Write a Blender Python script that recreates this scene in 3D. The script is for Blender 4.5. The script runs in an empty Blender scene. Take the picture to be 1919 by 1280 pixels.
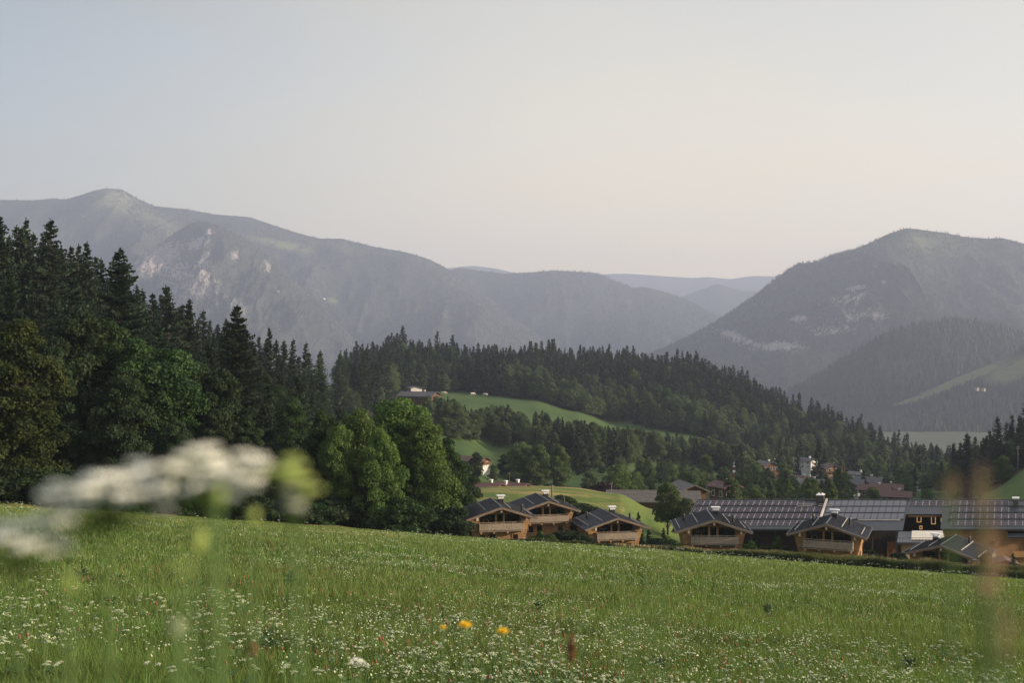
import bpy, math, random
import numpy as np
from mathutils import Vector, Matrix
R = math.radians
SC = bpy.context.scene
COL = SC.collection
FPX = 1919 * 40 / 36          # focal length of the lens in photo pixels
rng = np.random.default_rng(7)
random.seed(7)

# ---------------------------------------------------------------- camera
cam_d = bpy.data.cameras.new('camera')
cam = bpy.data.objects.new('camera', cam_d)
COL.objects.link(cam)
cam.location = (0, 0, 0)
cam.rotation_euler = (R(90), 0, 0)
cam_d.lens = 40
cam_d.sensor_width = 36
cam_d.clip_start = 0.05
cam_d.clip_end = 60000
cam_d.dof.use_dof = True
cam_d.dof.focus_distance = 30
cam_d.dof.aperture_fstop = 3.8
SC.camera = cam

# ---------------------------------------------------------------- sky and sun
SUN_EL, SUN_AZ = 13.0, 97.0     # azimuth clockwise from the view direction (+Y)
w = bpy.data.worlds.new('World')
SC.world = w
w.use_nodes = True
nt = w.node_tree
nt.nodes.clear()
out = nt.nodes.new('ShaderNodeOutputWorld')
bg = nt.nodes.new('ShaderNodeBackground')
sky = nt.nodes.new('ShaderNodeTexSky')
sky.sky_type = 'NISHITA'
sky.sun_disc = False
sky.sun_elevation = R(SUN_EL)
sky.sun_rotation = R(SUN_AZ)
sky.altitude = 1200
sky.air_density = 1.0
sky.dust_density = 1.5
sky.ozone_density = 1.0
# thin high haze veiling the blue: pulls the sky towards a pale, faintly streaked grey
tc = nt.nodes.new('ShaderNodeTexCoord')
mp = nt.nodes.new('ShaderNodeMapping')
mp.inputs['Scale'].default_value = (1.2, 1.2, 6.0)
mp.inputs['Rotation'].default_value = (0.25, 0.3, 0)
nz = nt.nodes.new('ShaderNodeTexNoise')
nz.inputs['Scale'].default_value = 1.6
nz.inputs['Detail'].default_value = 5
nz.inputs['Roughness'].default_value = 0.55
mr = nt.nodes.new('ShaderNodeMapRange')
mr.inputs['From Min'].default_value = 0.3
mr.inputs['From Max'].default_value = 0.75
mr.inputs['To Min'].default_value = 0.67
mr.inputs['To Max'].default_value = 0.87
mx = nt.nodes.new('ShaderNodeMix')
mx.data_type = 'RGBA'
L = nt.links.new
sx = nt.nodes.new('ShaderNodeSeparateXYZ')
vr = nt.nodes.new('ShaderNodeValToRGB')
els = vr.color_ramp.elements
for pos_, c_ in [(0.0, (1.04, 0.79, 0.37)), (0.05, (1.04, 0.80, 0.38)), (0.10, (0.95, 0.79, 0.46)), (0.18, (0.86, 0.79, 0.58)), (0.30, (0.70, 0.70, 0.585)), (0.42, (0.68, 0.70, 0.68)), (0.6, (0.90, 0.95, 1.0)), (1.0, (1.0, 1.0, 1.0))]:  # highest stops, overhead and out of view, are raised to brighten the ground
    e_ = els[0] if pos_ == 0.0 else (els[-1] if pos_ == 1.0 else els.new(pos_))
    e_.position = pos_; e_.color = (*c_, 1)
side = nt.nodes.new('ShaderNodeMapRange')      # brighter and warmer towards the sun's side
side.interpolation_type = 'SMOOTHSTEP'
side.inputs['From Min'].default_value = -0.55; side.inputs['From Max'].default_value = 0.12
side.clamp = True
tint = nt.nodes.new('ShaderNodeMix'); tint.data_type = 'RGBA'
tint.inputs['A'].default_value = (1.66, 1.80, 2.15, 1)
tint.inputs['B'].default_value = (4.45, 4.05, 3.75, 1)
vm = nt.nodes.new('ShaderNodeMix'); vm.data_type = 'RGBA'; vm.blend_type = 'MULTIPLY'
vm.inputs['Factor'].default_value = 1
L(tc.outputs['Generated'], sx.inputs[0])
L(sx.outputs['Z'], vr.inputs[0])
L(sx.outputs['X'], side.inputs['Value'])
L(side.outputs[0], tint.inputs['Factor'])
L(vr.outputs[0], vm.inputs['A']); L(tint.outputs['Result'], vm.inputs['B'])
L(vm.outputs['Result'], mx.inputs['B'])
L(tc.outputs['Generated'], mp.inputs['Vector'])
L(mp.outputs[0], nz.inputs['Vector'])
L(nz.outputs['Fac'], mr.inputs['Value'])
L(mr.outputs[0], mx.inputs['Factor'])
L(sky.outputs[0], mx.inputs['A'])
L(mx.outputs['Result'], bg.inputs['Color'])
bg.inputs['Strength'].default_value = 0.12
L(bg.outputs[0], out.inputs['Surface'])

sd = bpy.data.lights.new('sun', 'SUN')
sun = bpy.data.objects.new('sun', sd)
COL.objects.link(sun)
sd.energy = 5.0
sd.angle = R(1.5)
sd.color = (1.0, 0.80, 0.58)
_d = Vector((math.sin(R(SUN_AZ)) * math.cos(R(SUN_EL)), math.cos(R(SUN_AZ)) * math.cos(R(SUN_EL)), math.sin(R(SUN_EL))))
sun.rotation_euler = _d.to_track_quat('Z', 'Y').to_euler()

SC.view_settings.view_transform = 'Standard'
SC.view_settings.look = 'None'
SC.view_settings.exposure = 1.2
SC.view_settings.gamma = 1.0
cy = SC.cycles
cy.use_denoising = True
cy.max_bounces = 6
cy.diffuse_bounces = 2
cy.glossy_bounces = 2
cy.transmission_bounces = 3
cy.volume_bounces = 1
cy.transparent_max_bounces = 8
cy.caustics_reflective = False
cy.caustics_refractive = False
cy.sample_clamp_indirect = 6

# ---------------------------------------------------------------- helpers
def P(px, py, Y):
    return Vector(((px - 960) / FPX * Y, Y, (640 - py) / FPX * Y))

def tag(o, label=None, cat=None, group=None, kind=None):
    if label: o['label'] = label
    if cat: o['category'] = cat
    if group: o['group'] = group
    if kind: o['kind'] = kind
    return o

def link(o, parent=None):
    COL.objects.link(o)
    if parent is not None:
        o.parent = parent
    return o

def empty(name, loc=(0, 0, 0), rz=0.0, s=1.0):
    o = bpy.data.objects.new(name, None)
    o.empty_display_size = 0.5
    link(o)
    o.location = loc
    o.rotation_euler = (0, 0, rz)
    o.scale = (s, s, s)
    return o

def obj(name, me, parent=None):
    return link(bpy.data.objects.new(name, me), parent)

def npmesh(name, V, faces, mats=(), mi=None, smooth=False, attrs=None):
    """faces: array (M,k) or list of arrays with different k."""
    me = bpy.data.meshes.new(name)
    V = np.asarray(V, np.float32)
    if not isinstance(faces, list):
        faces = [faces]
    faces = [np.asarray(f, np.int32) for f in faces if len(f)]
    me.vertices.add(len(V))
    me.vertices.foreach_set('co', V.ravel())
    tot = np.concatenate([np.full(len(f), f.shape[1], np.int32) for f in faces])
    idx = np.concatenate([f.ravel() for f in faces])
    me.loops.add(len(idx))
    me.loops.foreach_set('vertex_index', idx)
    me.polygons.add(len(tot))
    me.polygons.foreach_set('loop_start', np.concatenate([[0], np.cumsum(tot)[:-1]]).astype(np.int32))
    me.polygons.foreach_set('loop_total', tot)
    for m in mats:
        me.materials.append(m)
    if mi is not None:
        me.polygons.foreach_set('material_index', np.asarray(mi, np.int32))
    me.polygons.foreach_set('use_smooth', np.full(len(tot), smooth))
    for k, a in (attrs or {}).items():
        at = me.attributes.new(k, 'FLOAT', 'POINT')
        at.data.foreach_set('value', np.asarray(a, np.float32))
    me.update(calc_edges=True)
    return me

class MB:
    """collects shapes into one mesh"""
    def __init__(s):
        s.v, s.f, s.m, s.sm = [], [], [], []
    def add(s, pts, faces, m=0):
        b = len(s.v)
        s.v += [tuple(p) for p in pts]
        s.f += [tuple(i + b for i in f) for f in faces]
        s.m += [m] * len(faces)
        return s
    def box(s, x0, x1, y0, y1, z0, z1, m=0):
        p = [(x0,y0,z0),(x1,y0,z0),(x1,y1,z0),(x0,y1,z0),(x0,y0,z1),(x1,y0,z1),(x1,y1,z1),(x0,y1,z1)]
        return s.add(p, [(0,3,2,1),(4,5,6,7),(0,1,5,4),(1,2,6,5),(2,3,7,6),(3,0,4,7)], m)
    def beam(s, a, b, w_, h_, m=0, up=(0, 0, 1)):
        a, b = Vector(a), Vector(b)
        d = (b - a).normalized()
        sx = d.cross(Vector(up))
        if sx.length < 1e-4: sx = d.cross(Vector((0, 1, 0)))
        sx.normalize()
        uz = sx.cross(d).normalized()
        sx *= w_ / 2; uz *= h_ / 2
        p = [a - sx - uz, a + sx - uz, a + sx + uz, a - sx + uz, b - sx - uz, b + sx - uz, b + sx + uz, b - sx + uz]
        return s.add(p, [(0,1,2,3),(7,6,5,4),(0,4,5,1),(1,5,6,2),(2,6,7,3),(3,7,4,0)], m)
    def prism(s, poly, y0, y1, m=0):      # poly in XZ, extruded along Y
        n = len(poly)
        p = [(x, y0, z) for x, z in poly] + [(x, y1, z) for x, z in poly]
        return s.add(p, [tuple(range(n)), tuple(range(2*n-1, n-1, -1))] + [(i, i+n, (i+1) % n + n, (i+1) % n) for i in range(n)], m)
    def prismx(s, poly, x0, x1, m=0):     # poly in YZ, extruded along X
        n = len(poly)
        p = [(x0, y, z) for y, z in poly] + [(x1, y, z) for y, z in poly]
        return s.add(p, [tuple(range(n)), tuple(range(2*n-1, n-1, -1))] + [(i, i+n, (i+1) % n + n, (i+1) % n) for i in range(n)], m)
    def slab(s, q, t, m=0):               # quad q, thickened downwards
        a, b, c, d = [Vector(v) for v in q]
        nrm = (b - a).cross(d - a).normalized()
        if nrm.z < 0: nrm = -nrm
        lo = [v - nrm * t for v in (a, b, c, d)]
        return s.add([a, b, c, d] + lo, [(0,1,2,3),(7,6,5,4),(0,4,5,1),(1,5,6,2),(2,6,7,3),(3,7,4,0)], m)
    def tube(s, pts, rad, n=8, m=0, cap=True):
        pts = [Vector(p) for p in pts]
        rings = []
        for i, p in enumerate(pts):
            d = (pts[min(i+1, len(pts)-1)] - pts[max(i-1, 0)]).normalized()
            a = d.cross(Vector((0, 0, 1)))
            if a.length < 0.05: a = d.cross(Vector((1, 0, 0)))
            a.normalize(); b = d.cross(a)
            r = rad[i] if hasattr(rad, '__len__') else rad
            rings.append([p + (a * math.cos(t) + b * math.sin(t)) * r for t in [2*math.pi*k/n for k in range(n)]])
        V_ = [v for r_ in rings for v in r_]
        Fc = []
        for i in range(len(pts)-1):
            for k in range(n):
                k2 = (k+1) % n
                Fc.append((i*n+k, i*n+k2, (i+1)*n+k2, (i+1)*n+k))
        if cap:
            Fc.append(tuple(range(n))[::-1]); Fc.append(tuple((len(pts)-1)*n+k for k in range(n)))
        return s.add(V_, Fc, m)
    def blob(s, c, r, m=0, nu=8, nv=5, sq=(1, 1, 1), jit=0.0):
        c = Vector(c); V_ = []; Fc = []
        for j in range(nv+1):
            ph = math.pi*j/nv
            for i in range(nu):
                th = 2*math.pi*i/nu
                k = r*(1+random.uniform(-jit, jit))
                V_.append(c + Vector((math.sin(ph)*math.cos(th)*k*sq[0], math.sin(ph)*math.sin(th)*k*sq[1], math.cos(ph)*k*sq[2])))
        for j in range(nv):
            for i in range(nu):
                Fc.append((j*nu+i, (j+1)*nu+i, (j+1)*nu+(i+1) % nu, j*nu+(i+1) % nu))
        return s.add(V_, Fc, m)
    def mesh(s, name, mats, smooth=False):
        me = bpy.data.meshes.new(name)
        me.from_pydata([tuple(v) for v in s.v], [], s.f)
        for m_ in (mats if isinstance(mats, (list, tuple)) else [mats]): me.materials.append(m_)
        me.polygons.foreach_set('material_index', np.array(s.m, np.int32))
        me.polygons.foreach_set('use_smooth', np.full(len(s.f), smooth))
        me.update()
        return me
    def build(s, name, mats, parent=None, smooth=False):
        return obj(name, s.mesh(name, mats, smooth), parent)

# ---- numpy value noise
_perm = np.random.default_rng(3).random((512, 512)).astype(np.float64)
def vnoise(x, y):
    xi = np.floor(x).astype(int); yi = np.floor(y).astype(int)
    fx = x - xi; fy = y - yi
    fx = fx*fx*(3-2*fx); fy = fy*fy*(3-2*fy)
    a = _perm[xi % 512, yi % 512]; b = _perm[(xi+1) % 512, yi % 512]
    c = _perm[xi % 512, (yi+1) % 512]; d = _perm[(xi+1) % 512, (yi+1) % 512]
    return (a*(1-fx)+b*fx)*(1-fy) + (c*(1-fx)+d*fx)*fy
def fbm(x, y, o=4, g=0.5):
    s_, a, t = 0, 1, 0
    for i in range(o):
        s_ = s_ + a*vnoise(x*2**i+i*17.3, y*2**i+i*9.1); t += a; a *= g
    return s_/t
def ridged(x, y, o=4, g=0.5):
    s_, a, t = 0, 1, 0
    for i in range(o):
        s_ = s_ + a*(1-np.abs(2*vnoise(x*2**i+i*13.7, y*2**i+i*5.3)-1)); t += a; a *= g
    return s_/t
def sstep(a, b, x):
    t = np.clip((x-a)/(b-a), 0, 1)
    return t*t*(3-2*t)

# ---- materials
MATS = {}
class N:
    """tiny node-tree writer"""
    def __init__(s, name, rough=0.8, spec=0.3):
        s.m = bpy.data.materials.new(name); s.m.use_nodes = True
        s.t = s.m.node_tree
        s.b = s.t.nodes['Principled BSDF']; s.out = s.t.nodes['Material Output']
        s.b.inputs['Roughness'].default_value = rough
        s.b.inputs['Specular IOR Level'].default_value = spec
        MATS[name] = s.m
    def n(s, typ, **kw):
        nd = s.t.nodes.new('ShaderNode' + typ)
        for k, v in kw.items():
            if k in nd.inputs: nd.inputs[k].default_value = v
            else: setattr(nd, k, v)
        return nd
    def l(s, a, b): s.t.links.new(a, b)
    def noise(s, scale, detail=4, rough=0.6, coord='Object', vscale=(1, 1, 1), dist=0.0):
        c = s.n('TexCoord'); mp_ = s.n('Mapping'); mp_.inputs['Scale'].default_value = vscale
        z = s.n('TexNoise'); z.inputs['Scale'].default_value = scale; z.inputs['Detail'].default_value = detail
        z.inputs['Roughness'].default_value = rough; z.inputs['Distortion'].default_value = dist
        s.l(c.outputs[coord], mp_.inputs[0]); s.l(mp_.outputs[0], z.inputs['Vector'])
        return z.outputs['Fac']
    def ramp(s, fac, stops):
        r_ = s.n('ValToRGB'); e = r_.color_ramp.elements
        while len(e) < len(stops): e.new(0.5)
        for q, (p_, c_) in zip(e, stops):
            q.position = p_; q.color = (*c_, 1) if len(c_) == 3 else c_
        s.l(fac, r_.inputs[0]); return r_.outputs[0]
    def rng(s, v, a, b, c=0, d=1):
        r_ = s.n('MapRange'); s.l(v, r_.inputs['Value'])
        for k, x in zip(('From Min', 'From Max', 'To Min', 'To Max'), (a, b, c, d)): r_.inputs[k].default_value = x
        return r_.outputs[0]
    def mix(s, f, a, b, blend='MIX'):
        x = s.n('Mix', data_type='RGBA', blend_type=blend)
        for nm, v in (('Factor', f), ('A', a), ('B', b)):
            i = x.inputs[nm]
            if hasattr(v, 'is_output'): s.l(v, i)
            elif nm == 'Factor': i.default_value = v
            else: i.default_value = (*v, 1)
        return x.outputs['Result']
    def math(s, op, a, b=0.0):
        x = s.n('Math', operation=op)
        for i, v in enumerate((a, b)):
            if hasattr(v, 'is_output'): s.l(v, x.inputs[i])
            else: x.inputs[i].default_value = v
        return x.outputs[0]
    def attr(s, name): return s.n('Attribute', attribute_name=name).outputs['Fac']
    def col(s, c):
        if hasattr(c, 'is_output'): s.l(c, s.b.inputs['Base Color'])
        else: s.b.inputs['Base Color'].default_value = (*c, 1)
        return s
    def bump(s, h, strength=0.3, dist=0.05):
        b = s.n('Bump'); b.inputs['Strength'].default_value = strength; b.inputs['Distance'].default_value = dist
        s.l(h, b.inputs['Height']); s.l(b.outputs[0], s.b.inputs['Normal']); return s
# ---------------------------------------------------------------- ground height
PLA, PLB = 0.1615, 0.073          # the meadow falls away from the camera and to the right
EYE = 2.0
def plane(x, y): return -EYE - PLA*y - PLB*x
def py(Y, y): return (Y, (640-y)/FPX*Y)
COLS = {   # photo column -> ground profile (distance, height)
 -400: [(118, None), (150, -12), (200, 4), (260, 16), (420, 30), (900, 10), (1500, -120)],
 -150: [(122, None), (150, -16), (200, 0), (260, 9), (420, 15), (900, -10), (1500, -150)],
 0:    [(128, None), (150, -18.3), (200, -5.6), (262, 2.4), (330, 1), (500, -20), (900, -30), (1500, -160)],
 150:  [(133, None), (155, -20.5), (210, -8), (280, -1), (340, -3), (500, -30), (900, -32), (1500, -170)],
 300:  [(138, None), (165, -22.5), (230, -13), (300, -8.4), (360, -12), (500, -40), (900, -32), (1500, -180)],
 450:  [(142, None), (168, -24), (240, -18), (330, -15), (400, -20), (550, -45), (900, -32), (1500, -190)],
 600:  [(145, None), (170, -26), (250, -24.6), (400, -27), (500, -36), (700, -40), (1000, -40), (1200, -70), (1500, -200)],
 680: [(147, None), (170, -28), (230, -30), (380, -33), (560, -37), (700, -37), (850, -38), (1050, -27), (1200, -60), (1500, -200)],
 750:  [(149, None), (170, -29), (220, -34), (350, -39.4), (560, -37), (650, -35), (745, -36), (850, -37), (1050, -17), (1250, -70), (1500, -200)],
 815: [(151, None), (165, -29.5), (205, -33), (300, -41), (480, -44), (620, -39), (700, -37), (850, -37), (1060, -18), (1250, -75), (1500, -200)],
 860:  [(152, None), (162, -29.8), (185, -31.5), (240, -30.6), (300, -46), (420, -46), (500, -46.9), (560, -43), (700, -38.5), (850, -38), (1060, -24), (1250, -80), (1500, -200)],
 930:  [(153, None), (160, -30.3), (185, -32.0), (200, -32), (238, -30.1), (270, -36), (320, -51), (430, -51), (520, -54), (600, -50), (700, -42), (850, -38), (1060, -27), (1250, -80), (1500, -200)],
 1000: [(154, None), (162, -30.6), (185, -32.2), (200, -32.6), (238, -30.0), (275, -37), (330, -52), (430, -54.5), (520, -56), (600, -51), (700, -46), (800, -41), (900, -39.5), (1080, -24), (1280, -90), (1500, -200)],
 1080: [(155, None), (164, -31.6), (185, -33.3), (202, -34), (238, -30.2), (275, -38), (330, -52), (430, -55), (520, -58), (600, -55), (700, -51), (800, -48), (880, -48), (1080, -22), (1280, -90), (1500, -200)],
 1160: [(155, None), (166, -32.6), (185, -34), (202, -35), (236, -31.2), (275, -39), (330, -49), (400, -53.5), (480, -57), (600, -61), (700, -61), (800, -60), (860, -58), (1090, -26), (1280, -100), (1500, -200)],
 1220: [(155, None), (166, -32.4), (185, -34.5), (205, -36), (236, -34.6), (275, -41), (330, -49), (400, -54), (500, -61), (620, -66), (720, -66), (800, -63), (850, -60), (1090, -28), (1280, -110), (1500, -200)],
 1280: [(154, None), (162, -31.6), (185, -34.8), (205, -37), (236, -39), (275, -43), (330, -49), (400, -54.5), (500, -62), (650, -70), (760, -68), (800, -66), (1060, -29), (1280, -120), (1500, -200)],
 1370: [(153, None), (161, -31.4), (185, -35.3), (205, -37.2), (300, -46), (400, -56), (530, -66), (660, -75), (770, -74), (840, -70), (1030, -44), (1280, -130), (1500, -200)],
 1450: [(152, None), (160, -31.4), (185, -35.6), (205, -37.4), (300, -47), (400, -57), (550, -70), (680, -78), (760, -77), (820, -75), (980, -60), (1280, -140), (1500, -200)],
 1530: [(151, None), (158, -31.4), (185, -36), (205, -37.6), (300, -48), (450, -62), (600, -76), (700, -83), (780, -84), (930, -73), (1200, -150), (1600, -200)],
 1600: [(150, None), (157, -32), (185, -36.6), (205, -37.8), (300, -49), (450, -63), (600, -77), (700, -84), (800, -86), (910, -82), (1150, -150), (1600, -200)],
 1700: [(149, None), (156, -33), (185, -37.2), (205, -38), (300, -50), (450, -63), (600, -78), (700, -87), (860, -98), (930, -103), (1200, -160), (1700, -203)],
 1800: [(148, None), (156, -34), (185, -37.6), (205, -38.4), (300, -49), (400, -55), (500, -66), (700, -87), (900, -108), (1200, -165), (1700, -203)],
 1860: [(148, None), (156, -34.5), (185, -37.8), (205, -38.8), (300, -45), (330, -44), (400, -49.5), (470, -53), (700, -88), (1200, -165), (1700, -203)],
 1930: [(148, None), (156, -35), (185, -38), (205, -39), (260, -42), (300, -39.5), (340, -38.4), (400, -42), (470, -46), (700, -88), (1200, -165), (1700, -203)],
 2300: [(148, None), (170, -38), (260, -34), (340, -22), (470, -18), (700, -60), (1200, -165), (1700, -203)],
}
_ck = sorted(COLS)
_YG = np.concatenate([np.linspace(100, 400, 101), np.geomspace(405, 16000, 150)])
_T = np.zeros((len(_ck), len(_YG)))
for i, c in enumerate(_ck):
    u = (c-960)/FPX
    pts = [(Y, plane(u*Y, Y) if z is None else z) for Y, z in COLS[c]]
    p0 = pts[0][0]
    pts = [(q, plane(u*q, q)) for q in (90, 100, 110, p0) if q <= p0] + pts[1:] + [(2500, -203), (20000, -230)]
    row = np.interp(_YG, [p[0] for p in pts], [p[1] for p in pts])
    k = np.array([1, 2, 1.0]); k /= k.sum()
    sm = row.copy()
    for _ in range(3):
        sm[1:-1] = np.convolve(sm, k, 'valid')
    wgt = sstep(168, 215, _YG)
    _T[i] = row*(1-wgt) + sm*wgt
_cu = np.array([(c-960)/FPX for c in _ck])
def H(x, y, detail=True):
    x = np.asarray(x, float); y = np.asarray(y, float)
    r = np.hypot(x, y)
    yy = np.where(y > 1e-3, y, 1e-3)
    u = np.clip(x/yy, -0.64, 0.628)
    Ye = r/np.sqrt(1+u*u)
    inr = np.abs(x) < 0.66*yy
    Ye = np.where(inr & (y > 0), y, Ye)
    ci = np.clip(np.searchsorted(_cu, u)-1, 0, len(_cu)-2)
    f = (u-_cu[ci])/(_cu[ci+1]-_cu[ci])
    f = f*0.4 + 0.6*f*f*(3-2*f)
    yi = np.clip(np.searchsorted(_YG, Ye)-1, 0, len(_YG)-2)
    g = np.clip((Ye-_YG[yi])/(_YG[yi+1]-_YG[yi]), 0, 1)
    z = (_T[ci, yi]*(1-g)+_T[ci, yi+1]*g)*(1-f) + (_T[ci+1, yi]*(1-g)+_T[ci+1, yi+1]*g)*f
    pl = plane(x, y)
    z = np.where(Ye < 112, pl, z)
    th = np.degrees(np.abs(np.arctan2(x, y)))
    wb = sstep(38, 70, th)*sstep(60, 130, r)
    z = z*(1-wb) + np.clip(pl, -140, 60)*wb
    z = z + 0.85*np.exp(-(r/1.4)**2)          # the little bank the viewer stands on
    z = z + (fbm(x*0.05+3, y*0.05+8, 3)-0.5)*0.5*sstep(6, 60, r)
    z = z + (fbm(x*0.018+31, y*0.018+4, 3)-0.5)*5*sstep(200, 600, r)
    return z
def h1(x, y): return float(H(np.array([x]), np.array([y]))[0])
def mesh_ground():
    a1 = np.linspace(-37, 37, 760)
    az = np.concatenate([np.linspace(-180, -37, 90, endpoint=False), a1, np.linspace(37, 180, 90, endpoint=False)[1:]])
    az = np.radians(np.append(az, 179.999))
    rr = np.concatenate([np.geomspace(0.6, 100, 70, endpoint=False), np.linspace(100, 420, 150, endpoint=False), np.geomspace(420, 16000, 170)])
    A, Rr = np.meshgrid(az, rr)
    x = np.sin(A)*Rr; y = np.cos(A)*Rr
    V = np.stack([x, y, H(x, y)], -1).reshape(-1, 3)
    n, m = A.shape
    i = np.arange(n-1)[:, None]*m + np.arange(m-1)[None]
    Q = np.stack([i, i+1, i+m+1, i+m], -1).reshape(-1, 4)
    # close the little hole under the camera
    V = np.vstack([V, [[0, 0, -EYE+0.85]]]); c = len(V)-1
    T_ = np.stack([np.arange(m-1)+1, np.arange(m-1), np.full(m-1, c)], -1)
    return V, [Q[:, ::-1], T_[:, ::-1]]

# where woods stand: photo column, distance of the near edge, distance of the far edge
def forest_mask(px, Y):
    lo = np.interp(px, [600, 700, 760, 860, 930, 990, 1030, 1100, 1160, 1230, 1300, 1380, 1450, 1530, 1600, 1700, 1760],
                       [500, 600, 770, 845, 830, 815, 800, 795, 835, 805, 798, 795, 780, 785, 785, 790, 800])
    hi = np.interp(px, [600, 760, 1100, 1300, 1450, 1600, 1750], [1080, 1120, 1150, 1120, 1040, 960, 960])
    return (px > 637) & (px < 1770) & (Y > lo) & (Y < hi)
# ---------------------------------------------------------------- materials
def mk_foliage(name, dark, light, tint=None, transl=0.25, nscale=0.35, var=0.35, isl=(0.65, 1.4)):
    s = N(name, rough=0.7, spec=0.15)
    f = s.noise(nscale, 3, 0.6)
    c = s.ramp(f, [(0.32, dark), (0.68, light)])
    oi = s.n('ObjectInfo')
    ge = s.n('NewGeometry')
    hv = s.n('HueSaturation')
    s.l(c, hv.inputs['Color'])
    s.l(s.rng(oi.outputs['Random'], 0, 1, 0.49, 0.512), hv.inputs['Hue'])
    v1 = s.rng(oi.outputs['Random'], 0, 1, 1-var*0.7, 1+var*0.7)
    v2 = s.rng(ge.outputs['Random Per Island'], 0, 1, *isl)
    s.l(s.math('MULTIPLY', v1, v2), hv.inputs['Value'])
    cc = hv.outputs[0]
    s.l(cc, s.b.inputs['Base Color'])
    tr = s.n('BsdfTranslucent'); s.l(s.mix(1.0, cc, (1.25, 1.2, 0.6), 'MULTIPLY'), tr.inputs['Color'])
    ms = s.n('MixShader'); ms.inputs[0].default_value = transl
    s.l(s.b.outputs[0], ms.inputs[1]); s.l(tr.outputs[0], ms.inputs[2]); s.l(ms.outputs[0], s.out.inputs['Surface'])
    return s.m
M_SPRUCE = mk_foliage('spruce_needles', (0.011, 0.022, 0.013), (0.026, 0.046, 0.022), transl=0.12)
M_LARCHN = mk_foliage('larch_needles', (0.024, 0.042, 0.020), (0.050, 0.074, 0.034), transl=0.15)
M_LEAF = mk_foliage('leaf_green', (0.017, 0.038, 0.014), (0.044, 0.080, 0.024), transl=0.28)
M_LEAF_Y = mk_foliage('leaf_yellow_green', (0.017, 0.034, 0.010), (0.062, 0.084, 0.021), transl=0.28)
M_LEAF_B = mk_foliage('leaf_bright', (0.042, 0.078, 0.020), (0.10, 0.152, 0.040), transl=0.3)
M_LEAF_D = mk_foliage('leaf_dark', (0.013, 0.026, 0.012), (0.034, 0.056, 0.022), transl=0.22)
M_LEAF_M = mk_foliage('leaf_muted', (0.048, 0.076, 0.032), (0.098, 0.130, 0.055), transl=0.2, nscale=0.12)
M_LEAF_L = mk_foliage('leaf_light', (0.050, 0.086, 0.028), (0.112, 0.158, 0.050), transl=0.25)
M_COPPER = mk_foliage('leaf_copper', (0.022, 0.014, 0.014), (0.05, 0.03, 0.028), transl=0.15)
M_FAR = mk_foliage('far_wood_foliage', (0.018, 0.026, 0.017), (0.032, 0.042, 0.026), transl=0.0, nscale=0.02, isl=(0.85, 1.18))
s = N('bark', 0.9, 0.1); s.col(s.ramp(s.noise(3, 5, vscale=(1, 1, 0.25)), [(0.3, (0.030, 0.024, 0.019)), (0.7, (0.085, 0.070, 0.057))])); M_BARK = s.m
s = N('bark_pale', 0.9, 0.1); s.col(s.ramp(s.noise(3, 5, vscale=(1, 1, 0.25)), [(0.3, (0.09, 0.08, 0.065)), (0.7, (0.24, 0.21, 0.18))])); M_BARKP = s.m

# grass ground: mown and tall meadow, woodland floor, dry mown swathes
s = N('ground', 0.95, 0.1)
n1 = s.noise(0.9, 6, 0.65); n2 = s.noise(0.05, 5, 0.6); n3 = s.noise(0.012, 5, 0.6, dist=0.6); n4 = s.noise(6.0, 3)
g = s.ramp(n1, [(0.3, (0.062, 0.10, 0.022)), (0.7, (0.115, 0.165, 0.042))])
g = s.mix(s.rng(n2, 0.40, 0.68, 0, 0.65), g, (0.125, 0.145, 0.042))
g = s.mix(s.rng(n3, 0.45, 0.7, 0, 0.5), g, (0.055, 0.098, 0.026))
g = s.mix(s.attr('far'), g, s.mix(s.rng(n3, 0.4, 0.65), (0.040, 0.075, 0.022), (0.062, 0.098, 0.030)))
dry = s.noise(0.09, 5, 0.7, vscale=(0.35, 1.4, 1), dist=0.5)
g = s.mix(s.math('MULTIPLY', s.attr('dry'), s.rng(dry, 0.46, 0.60)), g, (0.33, 0.24, 0.10))
g = s.mix(s.attr('plain'), g, (0.075, 0.085, 0.050))
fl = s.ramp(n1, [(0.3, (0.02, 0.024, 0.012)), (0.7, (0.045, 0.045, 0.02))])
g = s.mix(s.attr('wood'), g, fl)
g = s.mix(s.attr('near'), g, s.ramp(n4, [(0.3, (0.018, 0.034, 0.01)), (0.7, (0.045, 0.075, 0.02))]))
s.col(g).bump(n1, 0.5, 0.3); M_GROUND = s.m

def mk_mountain(name, forest, rockc=(0.36, 0.31, 0.28), sc=1.0):
    s = N(name, 0.95, 0.05)
    a = s.noise(0.012*sc, 8, 0.7, vscale=(1, 1, 0.45), dist=0.8); b = s.noise(0.06*sc, 6, 0.7); c2 = s.noise(0.002*sc, 4, 0.55)
    g = s.ramp(b, [(0.3, tuple(v*0.6 for v in forest)), (0.7, tuple(v*1.35 for v in forest))])
    g = s.mix(s.rng(c2, 0.42, 0.62, 0, 0.5), g, tuple(v*1.5 for v in forest))
    g = s.mix(s.math('MULTIPLY', s.attr('grass'), s.rng(a, 0.30, 0.5)), g, (0.13, 0.15, 0.06))
    rk = s.ramp(b, [(0.3, tuple(v*0.55 for v in rockc)), (0.7, tuple(min(1, v*1.5) for v in rockc))])
    thr = s.math('ADD', s.attr('rock'), s.math('MULTIPLY', s.math('SUBTRACT', s.math('ADD', a, s.math('MULTIPLY', b, 0.6)), 0.8), 2.2))
    g = s.mix(s.math('MULTIPLY', s.rng(thr, 0.40, 0.80), s.rng(s.attr('rock'), 0.02, 0.2)), g, rk)
    s.col(g); s.bump(b, 1.0, 14.0/sc)
    return s.m
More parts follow.
